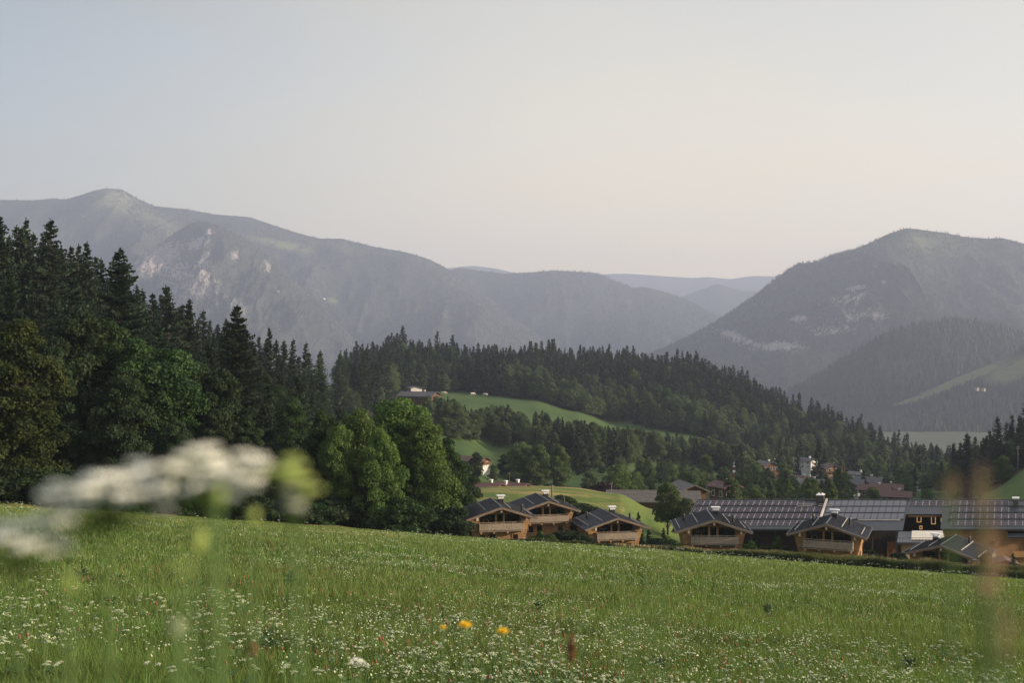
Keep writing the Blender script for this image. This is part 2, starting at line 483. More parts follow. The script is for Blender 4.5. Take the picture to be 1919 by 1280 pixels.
M_MT_LEFT = mk_mountain('mountain_left_cover', (0.040, 0.049, 0.036), (0.25, 0.225, 0.21))
M_MT_RIGHT = mk_mountain('mountain_right_cover', (0.042, 0.048, 0.038), (0.27, 0.25, 0.22))
M_MT_NEAR = mk_mountain('wooded_hill_cover', (0.014, 0.021, 0.013), sc=2.0)
# ---------------------------------------------------------------- the ground sheet
def ground_attrs(V):
    x, y = V[:, 0], V[:, 1]
    yy = np.maximum(y, 1.0)
    px = x/yy*FPX+960
    f = forest_mask(px, y).astype(float)
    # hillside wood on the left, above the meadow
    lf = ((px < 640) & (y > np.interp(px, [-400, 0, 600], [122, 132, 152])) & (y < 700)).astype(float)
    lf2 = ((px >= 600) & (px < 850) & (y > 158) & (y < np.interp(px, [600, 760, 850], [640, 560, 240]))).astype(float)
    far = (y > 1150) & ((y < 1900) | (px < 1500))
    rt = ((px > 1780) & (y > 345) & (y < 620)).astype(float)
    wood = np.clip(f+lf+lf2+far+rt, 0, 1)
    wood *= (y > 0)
    dry = ((px > 840) & (px < 1170) & (y > 188) & (y < 262)) | ((y > 70) & (y < 150) & (px < 760))
    plain = sstep(1500, 1900, y)
    near = 1-sstep(60, 125, np.hypot(x, y))
    return dict(plain=plain, far=sstep(280, 420, y)*(1-sstep(1300, 1800, y)), wood=wood, dry=dry.astype(float)*np.where(y < 160, 0.8, 1.0), near=near)
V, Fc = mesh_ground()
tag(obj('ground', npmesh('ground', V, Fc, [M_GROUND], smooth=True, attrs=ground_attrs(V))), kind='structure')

# ---------------------------------------------------------------- mountains
def mountain(name, sky_pts, foot, ridge, mat, base=-215, NS=420, NT=130, amp=60, gul=900.0, prof=1.15, back=0.55, rock=(), grass=(), seed=0, jag=0, ridge_pts=None):
    """a massif whose crest passes through the sky_pts; foot and ridge are distances from the valley viewpoint"""
    px = np.linspace(sky_pts[0][0], sky_pts[-1][0], NS)
    ys = np.interp(px, [p[0] for p in sky_pts], [p[1] for p in sky_pts])
    k = np.array([1, 2, 3, 2, 1.0]); k /= k.sum()
    ys[2:-2] = np.convolve(ys, k, 'valid')
    rd = np.interp(px, [p[0] for p in (ridge_pts or [(0, ridge)])], [p[1] for p in (ridge_pts or [(0, ridge)])])
    zr = (640-ys)/FPX*rd
    t = np.concatenate([np.linspace(0, 1, NT), 1+np.linspace(0, 1, 26)[1:]])
    S, T_ = np.meshgrid(np.arange(NS), t)
    Y = np.where(T_ <= 1, foot+(rd[S]-foot)*T_, rd[S]+(T_-1)*(ridge-foot)*back)
    X = (px[S]-960)/FPX*np.where(T_ <= 1, Y*(1-0.0*T_), Y)
    tt = np.where(T_ <= 1, T_, np.maximum(0, 2-T_))
    hgt = np.maximum(zr[S]-base, 5)
    Z = base + hgt*tt**prof
    env = np.sin(np.pi*np.clip(tt, 0, 1))**0.8
    g1 = ridged(X/gul+seed*7.7, Y/(gul*2.2)+seed*3.1, 5, 0.55)-0.62
    Z = Z + g1*amp*env*2.2*np.clip(hgt/500, 0.15, 1.6)
    Z = Z + (fbm(X/160+seed, Y/160, 4)-0.5)*amp*0.5*env
    if jag: Z = Z + (rng.random(Z.shape)-0.3)*jag
    PX = X/Y*FPX+960; PY = 640-Z/Y*FPX
    def mask(shapes):
        m = np.zeros_like(Z)
        for (cx, cy_, rx, ry, ang, v) in shapes:
            ca, sa = math.cos(R(ang)), math.sin(R(ang))
            dx, dy = PX-cx, PY-cy_
            a = (dx*ca+dy*sa)/rx; b = (-dx*sa+dy*ca)/ry
            d = np.sqrt(a*a+b*b)
            m = np.maximum(m, v*np.clip(1.25-d, 0, 1))
        return m
    rk, gr = mask(rock), mask(grass)
    n, m_ = Z.shape
    V_ = np.stack([X, Y, Z], -1).reshape(-1, 3)
    i = np.arange(n-1)[:, None]*m_ + np.arange(m_-1)[None]
    Q = np.stack([i, i+1, i+m_+1, i+m_], -1).reshape(-1, 4)
    me = npmesh(name, V_, Q, [mat], smooth=True, attrs=dict(rock=rk.ravel(), grass=gr.ravel()))
    o = tag(obj(name, me), kind='structure')
    return o, dict(X=X, Y=Y, Z=Z, rock=rk, grass=gr, T=T_)

def cones(n, hmin, hmax, wr=0.19, sides=5):
    """unit low trees as pointed crowns with a skirt"""
    a = np.arange(sides)*2*np.pi/sides
    v = [(0, 0, 1.0)] + [(math.cos(t)*wr, math.sin(t)*wr, 0.12) for t in a]
    f = [(0, 1+k, 1+(k+1) % sides) for k in range(sides)]
    return np.array(v), np.array(f)
def scatter_cones(pos, hts, wr=0.17, sides=5):
    v, f = cones(1, 1, 1, wr, sides)
    n = len(pos)
    rot = rng.random(n)*6.28
    c, s_ = np.cos(rot), np.sin(rot)
    wv = 0.7+rng.random(n)*0.8
    x = (v[None, :, 0]*c[:, None]-v[None, :, 1]*s_[:, None])*(hts*wv)[:, None]
    y = (v[None, :, 0]*s_[:, None]+v[None, :, 1]*c[:, None])*(hts*wv)[:, None]
    z = v[None, :, 2]*hts[:, None]
    V_ = np.stack([x+pos[:, 0:1], y+pos[:, 1:2], z+pos[:, 2:3]], -1).reshape(-1, 3)
    Fa = (f[None]+(np.arange(n)*len(v))[:, None, None]).reshape(-1, 3)
    return V_, Fa
def wood_on(name, g, n, hmin, hmax, mat, tmin=0.0, tmax=1.06, avoid=0.25, wr=0.17):
    Tm = g['T']; ny, nx = Tm.shape
    a = rng.random(n*2)*(ny-2); b = rng.random(n*2)*(nx-2)
    i, j = a.astype(int), b.astype(int); fa, fb = a-i, b-j
    def s_(k):
        q = g[k]
        return (q[i, j]*(1-fa)+q[i+1, j]*fa)*(1-fb)+(q[i, j+1]*(1-fa)+q[i+1, j+1]*fa)*fb
    t = s_('T'); keep = (t > tmin) & (t < tmax) & (s_('rock') < avoid+rng.random(len(t))*0.3) & (s_('grass') < avoid)
    pos = np.stack([s_('X'), s_('Y'), s_('Z')], -1)[keep][:n]
    h = hmin+(hmax-hmin)*rng.random(len(pos))
    V_, Fa = scatter_cones(pos, h, wr)
    return tag(obj(name, npmesh(name, V_, Fa, [mat])), 'dense far wood covering the slopes of the hazy hills', 'woodland', kind='stuff')

# far blue ranges
mountain('far_range', [(700, 520), (860, 500), (890, 498), (930, 503), (965, 511), (1040, 520), (1100, 516), (1150, 513), (1180, 513), (1240, 517), (1300, 521), (1325, 519), (1370, 523), (1410, 517), (1460, 518), (1500, 522), (1700, 530)], 11500, 13500, M_MT_LEFT, base=-240, NS=300, NT=50, seed=5, jag=0)
mountain('far_hill', [(1180, 640), (1270, 560), (1300, 548), (1345, 531), (1370, 540), (1400, 546), (1430, 546), (1480, 560), (1560, 640)], 9800, 10800, M_MT_LEFT, base=-240, NS=120, NT=50, seed=6)
mA, gA = mountain('wooded_range', [(700, 560), (800, 520), (862, 502), (900, 507), (950, 513), (1000, 510), (1040, 507), (1080, 509), (1120, 512), (1150, 525), (1185, 539), (1215, 539), (1250, 548), (1290, 563), (1340, 590), (1400, 618), (1470, 650)], 6800, 8600, M_MT_LEFT, base=-230, NS=500, NT=90, seed=2, amp=110)
mB, gB = mountain('left_mountain', [(-500, 420), (-300, 390), (0, 374), (60, 375), (100, 372), (125, 373), (150, 366), (175, 357), (200, 352), (230, 355), (255, 370), (290, 386), (350, 392), (400, 401), (470, 407), (520, 424), (560, 437), (600, 447), (640, 447), (700, 462), (760, 472), (800, 484), (830, 498), (870, 525), (920, 560), (980, 600), (1060, 650), (1150, 700)],
    5200, 8000, M_MT_LEFT, NS=900, NT=200, seed=1, amp=150, gul=1000,
    grass=[(205, 372, 60, 26, 20, 0.9), (300, 415, 110, 16, 25, 0.6), (545, 462, 42, 9, 10, 1.2), (640, 463, 42, 12, 12, 0.5), (625, 564, 12, 6, 20, 1.2), (505, 452, 40, 8, 10, 0.8)],
    rock=[(225, 375, 45, 22, 30, 0.5), (155, 407, 16, 8, -40, 0.6), (225, 442, 8, 4, 0, 0.5)])
mC, gC = mountain('rocky_peak', [(60, 640), (180, 545), (255, 488), (300, 455), (330, 435), (355, 419), (380, 414), (405, 420), (430, 432), (470, 452), (520, 490), (570, 540), (640, 610), (720, 690)],
    4900, 6500, M_MT_LEFT, NS=420, NT=150, seed=3, amp=150, gul=420, prof=1.0,
    rock=[(300, 480, 75, 42, -20, 0.85), (345, 520, 100, 55, 30, 0.75), (385, 500, 22, 45, 0, .86), (370, 455, 40, 16, -25, .86), (392, 545, 20, 34, 10, .86), (440, 480, 12, 16, 0, 0.9), (500, 500, 10, 18, 0, 0.7), (522, 545, 18, 6, 10, 0.7), (450, 575, 60, 18, 25, 0.55), (390, 434, 8, 12, 0, 0.9)])
mD, gD = mountain('right_mountain', [(1120, 700), (1240, 655), (1290, 632), (1340, 605), (1380, 580), (1420, 553), (1455, 522), (1480, 503), (1500, 493), (1530, 491), (1550, 481), (1590, 471), (1630, 456), (1660, 440), (1700, 427), (1740, 432), (1770, 436), (1810, 444), (1850, 447), (1880, 446), (1919, 456), (1990, 480), (2150, 500), (2400, 560)],
    3800, 5600, M_MT_RIGHT, NS=700, NT=190, seed=4, amp=125, gul=650, prof=1.0,
    rock=[(1375, 630, 50, 12, 20, 0.95), (1410, 645, 50, 12, 10, 0.8), (1460, 650, 72, 12, 0, 1.0), (1610, 590, 70, 18, -15, 0.72), (1600, 558, 55, 16, -10, 0.75), (1500, 598, 32, 12, -10, 0.8), (1605, 540, 34, 8, -10, 0.9), (1560, 618, 80, 14, -5, 0.68), (1650, 592, 22, 10, 0, 0.8), (1660, 530, 10, 8, 0, 0.7), (1640, 500, 10, 8, 0, 0.6)],
    grass=[(1740, 455, 90, 26, 8, 0.6)])
mE, gE = mountain('wooded_hill', [(1380, 800), (1440, 760), (1480, 737), (1520, 712), (1560, 690), (1600, 664), (1650, 634), (1700, 614), (1760, 603), (1790, 600), (1830, 604), (1870, 611), (1919, 628), (2000, 660), (2200, 740)],
    2900, 3500, M_MT_NEAR, NS=380, NT=120, seed=7, amp=26, gul=350, base=-206, prof=0.9)
mF, gF = mountain('meadow_hill', [(1560, 800), (1600, 782), (1650, 765), (1700, 748), (1760, 722), (1830, 692), (1880, 672), (1919, 655), (2000, 630), (2200, 600)],
    2550, 2950, M_MT_NEAR, NS=300, NT=90, seed=8, amp=10, gul=300, base=-205, prof=0.9,
    grass=[(1800, 714, 120, 11, -23, 1.6), (1700, 753, 40, 5, -20, 1.5), (1900, 695, 60, 22, -20, 1.5)])
wood_on('far_woodland', gE, 9000, 13, 24, M_FAR)
wood_on('far_woodland', gF, 5000, 11, 20, M_FAR)
wood_on('far_woodland', gD, 26000, 9, 17, M_FAR, avoid=0.55)
wood_on('far_woodland', gB, 42000, 9, 18, M_FAR, avoid=0.55)
wood_on('far_woodland', gC, 12000, 9, 18, M_FAR, avoid=0.6)
wood_on('far_woodland', gA, 18000, 10, 20, M_FAR)

# ---------------------------------------------------------------- haze
hz = MB().box(-11500, 11500, -1500, 15300, -262, 1160)
mh = bpy.data.materials.new('haze'); mh.use_nodes = True
mh.node_tree.nodes.clear()
ho = mh.node_tree.nodes.new('ShaderNodeOutputMaterial'); pv = mh.node_tree.nodes.new('ShaderNodeVolumePrincipled')
pv.inputs['Color'].default_value = (0.525, 0.605, 0.82, 1)
pv.inputs['Density'].default_value = 0.000100
pv.inputs['Anisotropy'].default_value = 0.15
mh.node_tree.links.new(pv.outputs[0], ho.inputs['Volume'])
tag(hz.build('haze', mh), kind='stuff')
# ---------------------------------------------------------------- trees
def diamonds(C, A, B):
    n = len(C)
    V_ = np.stack([C-A, C+B, C+A, C-B], 1).reshape(-1, 3)
    return V_, np.arange(n*4).reshape(-1, 4)
def unit(v): return v/np.maximum(np.linalg.norm(v, axis=-1, keepdims=True), 1e-6)

def spruce_meshes(seed, Hh=25.0, rad=3.7, dens=1.0, droop=0.35, bare=0.06, ragged=0.25, mat=None):
    """needle crown and trunk; the crown is made of drooping branches of needle sprays"""
    g = np.random.default_rng(seed)
    z = Hh*bare
    Cs, As, Bs = [], [], []
    lean = g.normal(0, 0.01, 2)
    limbs = []
    while z < Hh*0.985:
        t = z/Hh
        nb = int(g.integers(5, 9)*(0.75+0.4*(1-t))*max(0.6, dens))
        Lb = rad*((1-t)**0.80)*(1.0 if t > 0.12 else 0.75+2*t)+0.22
        for k in range(max(4, nb)):
            az = g.random()*2*np.pi
            L_ = Lb*(1+g.normal(0, ragged*0.6))
            if g.random() < 0.10: L_ *= 0.55
            zz = z+g.normal(0, 0.12)
            d = np.array([math.cos(az), math.sin(az), 0])
            lat = np.array([-d[1], d[0], 0])
            m = max(3, int(L_/0.34*dens))
            s_ = (np.arange(m)+0.55)/m
            dr = droop*(1-t)*1.1-0.30*t
            zc = zz - dr*L_*s_ + 0.24*L_*s_**2.2*(1 if t < 0.8 else 0.4)
            ctr = d[None]*(L_*s_)[:, None]; ctr[:, 2] = zc
            wdt = 0.16+0.42*L_*0.33*np.sin(np.pi*np.clip(s_*0.85+0.12, 0, 1))
            for sd_ in (-1, 1):
                tip = lat[None]*(sd_*wdt*(0.7+0.6*g.random(m)))[:, None]+d[None]*0.20*L_*0.35
                tip[:, 2] -= 0.10+0.25*wdt*g.random(m)
                Cs.append(ctr+tip*0.5); As.append(tip*0.62+g.normal(0, 0.03, (m, 3)))
                bb = d[None]*(0.10+0.07*g.random(m))[:, None]; bb[:, 2] += g.normal(0, 0.05, m)
                Bs.append(bb)
            # hanging sprays
            hg = np.zeros((m, 3)); hg[:, 2] = -(0.18+0.30*g.random(m))*(0.6+0.7*(1-t))
            Cs.append(ctr+hg*0.8); As.append(hg+g.normal(0, 0.04, (m, 3)))
            Bs.append((d*0.16+lat*g.normal(0, 0.08))[None]+g.normal(0, 0.03, (m, 3)))
            if L_ > 1.2 and g.random() < 0.35:
                limbs.append((np.array([0, 0, zz]), d*L_*0.8+np.array([0, 0, zc[int(m*0.8)]])))
        z += (0.36+0.22*g.random())*(0.7+0.5*(1-t))/max(0.6, dens**0.5)
    # leader shoot
    tp = np.zeros((10, 3)); tp[:, 2] = Hh*np.linspace(0.965, 1.0, 10)
    Cs.append(tp); a_ = g.normal(0, 0.09, (10, 3)); a_[:, 2] = 0.24; As.append(a_); Bs.append(g.normal(0, 0.07, (10, 3)))
    C = np.concatenate(Cs); A = np.concatenate(As); B = np.concatenate(Bs)
    C[:, 0] += lean[0]*C[:, 2]; C[:, 1] += lean[1]*C[:, 2]
    V_, F_ = diamonds(C, A, B)
    crown = npmesh('crown', V_, F_, [mat or M_SPRUCE])
    b = MB(); b.tube([(0, 0, -1.2), (0, 0, 0.3), (lean[0]*Hh*.5, lean[1]*Hh*.5, Hh*.5), (lean[0]*Hh, lean[1]*Hh, Hh*0.985)], [Hh*.017, Hh*.0135, Hh*.0075, 0.02], 8)
    for p0, p1 in limbs[:120]:
        b.tube([p0, p1], [0.045, 0.012], 3, cap=False)
    return crown, b.mesh('trunk', M_BARK, True), Hh

def leafy_meshes(seed, Hh=18.0, rad=5.5, base=0.16, nl=34, leaves=34000, size=0.25, mat=None, shape='round', bark=None, lobe=1.0, flat=1.0):
    g = np.random.default_rng(seed)
    cz = Hh*(base+1)/2; hz_ = Hh*(1-base)/2
    lobes = []
    def envr(t):     # t 0..1 up the crown
        if shape == 'round': return math.sin(math.pi*min(1, (t*0.86+0.14)))**0.55
        if shape == 'column': return (0.55+0.45*math.sin(math.pi*min(1, t*0.9+0.1))**0.6)*(1-0.75*max(0, (t-0.55)/0.45)**1.3)
        if shape == 'cone': return max(0.12, (1-t)**0.7)
        return (0.5+0.6*t) if t < 0.6 else 0.9-(t-0.6)*1.3      # broad spreading
    tries = 0
    while len(lobes) < nl and tries < 5000:
        tries += 1
        t = g.random()**0.9
        rr = rad*envr(t)
        k = math.sqrt(g.random())*0.78 if g.random() < .35 else 0.62+0.3*g.random()
        az = g.random()*2*math.pi
        r = (0.25+0.15*g.random())*rad*lobe*(1.1-0.35*t)
        c = np.array([math.cos(az)*rr*k, math.sin(az)*rr*k, Hh*base+(Hh*(1-base)-r*0.9)*t])
        if all(np.linalg.norm(c-q[0]) > 0.42*(r+q[1]) for q in lobes): lobes.append((c, r))
    vol = np.array([q[1]**2 for q in lobes]); cnt = (vol/vol.sum()*leaves).astype(int)
    Cs = []; Ns = []
    # twigs inside the crown so that the limbs are clothed
    ni = int(leaves*0.22); ti = g.random(ni); ai = g.random(ni)*2*np.pi; ri = np.sqrt(g.random(ni))*0.72*rad*np.array([envr(v) for v in ti])
    pin = np.stack([np.cos(ai)*ri, np.sin(ai)*ri, Hh*base+Hh*(1-base)*(0.03+0.88*ti)], -1)
    Cs.append(pin); Ns.append(unit(g.normal(0, 1, (ni, 3))+np.array([0, 0, .5])))
    for (c, r), n in zip(lobes, cnt):
        d = unit(g.normal(0, 1, (n, 3)))
        d[:, 2] = np.where(d[:, 2] < -0.35, -d[:, 2]*0.7, d[:, 2]); d = unit(d)
        # uneven twigs: a few sub-clumps on each lobe
        kc = unit(g.normal(0, 1, (7, 3))); kc[:, 2] = np.abs(kc[:, 2])
        cl = (d@kc.T).max(1)
        rr = r*(0.62+0.32*cl+0.30*g.random(n)**2.2)
        p = c[None]+d*rr[:, None]*np.array([1.08, 1.08, 0.82*flat])
        # thin out so sky shows between the twigs
        keep = g.random(n) < np.clip(0.5+0.9*(cl-0.45), 0.3, 1)
        Cs.append(p[keep]); Ns.append(d[keep])
    C = np.concatenate(Cs); Nn = np.concatenate(Ns); n = len(C)
    nn = unit(Nn*0.55+g.normal(0, 0.55, (n, 3))+np.array([0, 0, 0.35]))
    a = unit(np.cross(nn, g.normal(0, 1, (n, 3))))
    b = np.cross(nn, a)
    sz = size*(0.6+0.8*g.random(n))[:, None]
    V_, F_ = diamonds(C, a*sz*0.75, b*sz*0.48)
    crown = npmesh('crown', V_, F_, [mat or M_LEAF])
    m = MB(); tr = Hh*0.017+0.06
    top = np.array([g.normal(0, .3), g.normal(0, .3), Hh*0.78])
    m.tube([(0, 0, -1.0), (0, 0, 0.4), tuple(top*0.5+np.array([g.normal(0, .25), g.normal(0, .25), 0])), tuple(top)], [tr*1.35, tr, tr*0.62, tr*0.15], 8)
    for c, r in lobes:
        zs = max(Hh*0.12, min(c[2]-np.linalg.norm(c[:2])*0.9-0.5, Hh*0.65))
        s0 = top*zs/top[2] if zs > 0 else np.zeros(3)
        mid = (s0+c)/2+np.array([g.normal(0, .2), g.normal(0, .2), -0.15*np.linalg.norm(c[:2])*0.4])
        m.tube([s0, mid, s0+(c-s0)*0.85], [tr*0.26, tr*0.14, tr*0.03], 5, cap=False)
    return crown, m.mesh('trunk', bark or M_BARK, True), Hh

SPR = [spruce_meshes(11, rad=3.9), spruce_meshes(12, rad=3.2, ragged=0.3), spruce_meshes(13, rad=4.6, droop=0.45, bare=0.03), spruce_meshes(14, rad=2.7, ragged=0.35, bare=0.16), spruce_meshes(15, rad=3.6, dens=0.85, bare=0.2, ragged=0.35, mat=M_LARCHN)]
BIGSPR = spruce_meshes(16, Hh=27, rad=5.6, dens=1.25, droop=0.5, bare=0.03, ragged=0.2)
BRD = [leafy_meshes(21, lobe=0.75, nl=60), leafy_meshes(22, rad=6.0, nl=64, lobe=0.7, base=0.1), leafy_meshes(23, rad=4.4, shape='column', nl=36), leafy_meshes(24, rad=5.0, nl=28, lobe=1.2)]
BRD_D = [leafy_meshes(31, mat=M_LEAF_D, leaves=40000, rad=6.0, base=0.03, nl=70, lobe=0.68), leafy_meshes(32, mat=M_LEAF_D, shape='column', leaves=38000, rad=5.2, base=0.03, nl=60, lobe=0.7)]
BRD_Y = [leafy_meshes(41, mat=M_LEAF_Y, leaves=42000, shape='column', rad=5.2, base=0.02, nl=76, lobe=0.62, size=0.24)]
BRD_B = [leafy_meshes(51, mat=M_LEAF_B, leaves=38000, rad=6.4, base=0.04, nl=52, lobe=0.9), leafy_meshes(52, mat=M_LEAF_B, leaves=38000, rad=6.0, base=0.08, nl=46, shape='wide')]
BRD_M = [leafy_meshes(101, mat=M_LEAF_M, base=0.06), leafy_meshes(102, mat=M_LEAF_M, rad=6, base=0.05, nl=38), leafy_meshes(103, mat=M_LEAF_M, shape='column', rad=4.6, base=0.05, nl=36)]
BRD_L = [leafy_meshes(111, mat=M_LEAF_L, base=0.06, lobe=0.85, nl=46), leafy_meshes(112, mat=M_LEAF_L, rad=6.2, base=0.04, nl=46, lobe=0.85), leafy_meshes(113, mat=M_LEAF_L, shape='column', rad=4.8, base=0.04, nl=46, lobe=0.8)]
ROUND = [leafy_meshes(61, mat=M_LEAF_L, leaves=30000, Hh=16, rad=6.0, base=0.02, nl=60, lobe=0.8, size=0.30)]
OPEN = [leafy_meshes(71, Hh=9, rad=2.9, base=0.24, nl=30, leaves=12000, size=0.18, lobe=0.95, mat=M_LEAF_L), leafy_meshes(72, Hh=9, rad=3.0, base=0.16, nl=30, leaves=12000, size=0.18, mat=M_LEAF_M)]
BUSH = [leafy_meshes(81, Hh=3, rad=1.9, base=0.0, nl=16, leaves=6500, size=0.14, mat=M_LEAF), leafy_meshes(82, Hh=3, rad=1.7, base=0.0, nl=14, leaves=6500, size=0.14, mat=M_LEAF_B), leafy_meshes(83, Hh=3, rad=1.8, base=0.0, nl=14, leaves=6500, size=0.14, mat=M_LEAF_D)]
COPPER = leafy_meshes(84, Hh=5, rad=3.6, base=0.0, nl=22, leaves=7000, size=0.2, mat=M_COPPER)
YOUNG = [spruce_meshes(91, Hh=12, rad=2.6, dens=1.1, bare=0.0, droop=0.25), spruce_meshes(92, Hh=12, rad=2.2, bare=0.0, droop=0.2)]
# single-mesh versions for trees too far off to show a trunk of their own
def joined(v):
    crown, trunk, Hh = v
    n1, n2 = len(crown.vertices), len(trunk.vertices)
    a = np.empty(n1*3, np.float32); crown.vertices.foreach_get('co', a)
    q = a.reshape(-1, 4, 3)
    return crown, trunk, Hh
NT_ = {}
def tree(proto, x, y, h, name, label, group, wide=1.0, rz=None, zoff=-0.15, cat='tree', z=None):
    crown, trunk, Hh = proto
    z0 = (h1(x, y) if z is None else z)+zoff
    s_ = h/Hh
    o = empty(name, (x, y, z0), random.random()*6.28 if rz is None else rz)
    o.scale = (s_*wide, s_*wide, s_)
    tag(o, label, cat, group)
    obj('trunk', trunk, o); obj('crown', crown, o)
    return o
def tree_px(proto, px, ytop, Y, name, label, group=None, **k):
    x = (px-960)/FPX*Y
    h = (640-ytop)/FPX*Y-h1(x, Y)
    return tree(proto, x, Y, max(h, 1.0), name, label, group, **k)

# ---- the left-hand wood above the meadow: skyline of spruces
SKY_L = [(-260, 385), (0, 405), (60, 418), (100, 425), (160, 452), (190, 470), (250, 500), (300, 540), (330, 540), (380, 572), (440, 590), (480, 612), (520, 630), (600, 655), (640, 668)]
def skyl(px): return float(np.interp(px, [p[0] for p in SKY_L], [p[1] for p in SKY_L]))
manual = [
 # proto, px, ytop, Y, wide, label
 (BIGSPR, 228, 464, 200, 1.4, 'tallest broad dark spruce standing out of the left wood below the rocky peak'),
 (BIGSPR, 448, 571, 205, 1.35, 'broad drooping spruce rising alone above the leafy trees left of centre'),
 (SPR[2], 322, 534, 240, 1.4, 'pointed dark spruce between the two broadest spruces of the left wood'),
 (SPR[1], 356, 558, 245, 1.4, 'narrow dark spruce just right of the pointed spruce in the left wood'),
 (SPR[2], 100, 408, 222, 1.4, 'pointed spruce on the wood skyline below the shoulder of the bald summit'),
 (SPR[1], 2, 399, 218, 1.5, 'highest spruce top at the left edge of the photo'),
 (SPR[3], 47, 407, 232, 1.1, 'slim spruce near the left edge next to the highest spruce top'),
 (SPR[3], 165, 450, 236, 1.2, 'slim spruce pair, the left one, before the tallest broad spruce'),
 (SPR[3], 146, 456, 240, 1.1, 'slim spruce left of its taller slim neighbour on the left skyline'),
 (SPR[1], 506, 612, 300, 1.0, 'dark spruce right behind the broad drooping spruce'),
 (SPR[3], 548, 634, 330, 1.3, 'tall narrow conifer on the lower end of the left wood'),
 (SPR[3], 572, 640, 335, 1.2, 'narrow conifer in the middle of the last group of the left wood'),
 (SPR[4], 598, 655, 340, 1.2, 'last narrow spruce before the gap at the end of the left wood'),
 (SPR[4], 640, 662, 560, 1.5, 'pale loose conifer standing in the gap between the two woods'),
]
for pr, px, yt, Y, wd, lb in manual:
    tree_px(pr, px, yt, Y, 'spruce_tree', lb, wide=wd)
LEFT_G = 'spruces of the wood on the left slope'
NL = 0
for row, (dy, Yoff, jit) in enumerate([(12, 0, 22), (45, -14, 25), (80, -26, 30), (122, -38, 30), (165, -48, 30)]):
    px = -250 - row*7
    while px < 640:
        px += random.uniform(*((9, 19) if row < 2 else (13, 27)))*(1+row*0.12)
        yt = skyl(px)+dy*(0.75+0.25*(px < 400))+random.uniform(-jit*0.3, jit)
        Yb = float(np.interp(px, [-250, 0, 200, 400, 520, 640], [245, 240, 262, 300, 350, 400]))+Yoff*float(np.interp(px, [0, 300, 600], [0.8, 1.5, 3.4]))+random.uniform(-8, 8)
        if px > 590 and row > 3: continue
        if px > 604: continue
        x = (px-960)/FPX*Yb
        h = (640-yt)/FPX*Yb-h1(x, Yb)
        if h < 6: continue
        h = min(h, 33)
        lbl = ['dark spruce on the top row of the left wood against the hazy mountain', 'dark spruce in the second row below the skyline of the left wood', 'dark spruce halfway down the wooded left slope', 'deep green spruce just above the leafy trees of the left wood', 'shaded spruce half hidden behind the leafy front trees on the left'][row]
        tree(SPR[random.choice([0, 1, 1, 2, 3, 3]) if row < 3 else random.choice([0, 1, 2])], x, Yb, h, 'spruce_tree', lbl, LEFT_G+', row %s from the top' % ['one', 'two', 'three', 'four', 'five'][row], wide=random.uniform(1.15, 1.55))
        NL += 1
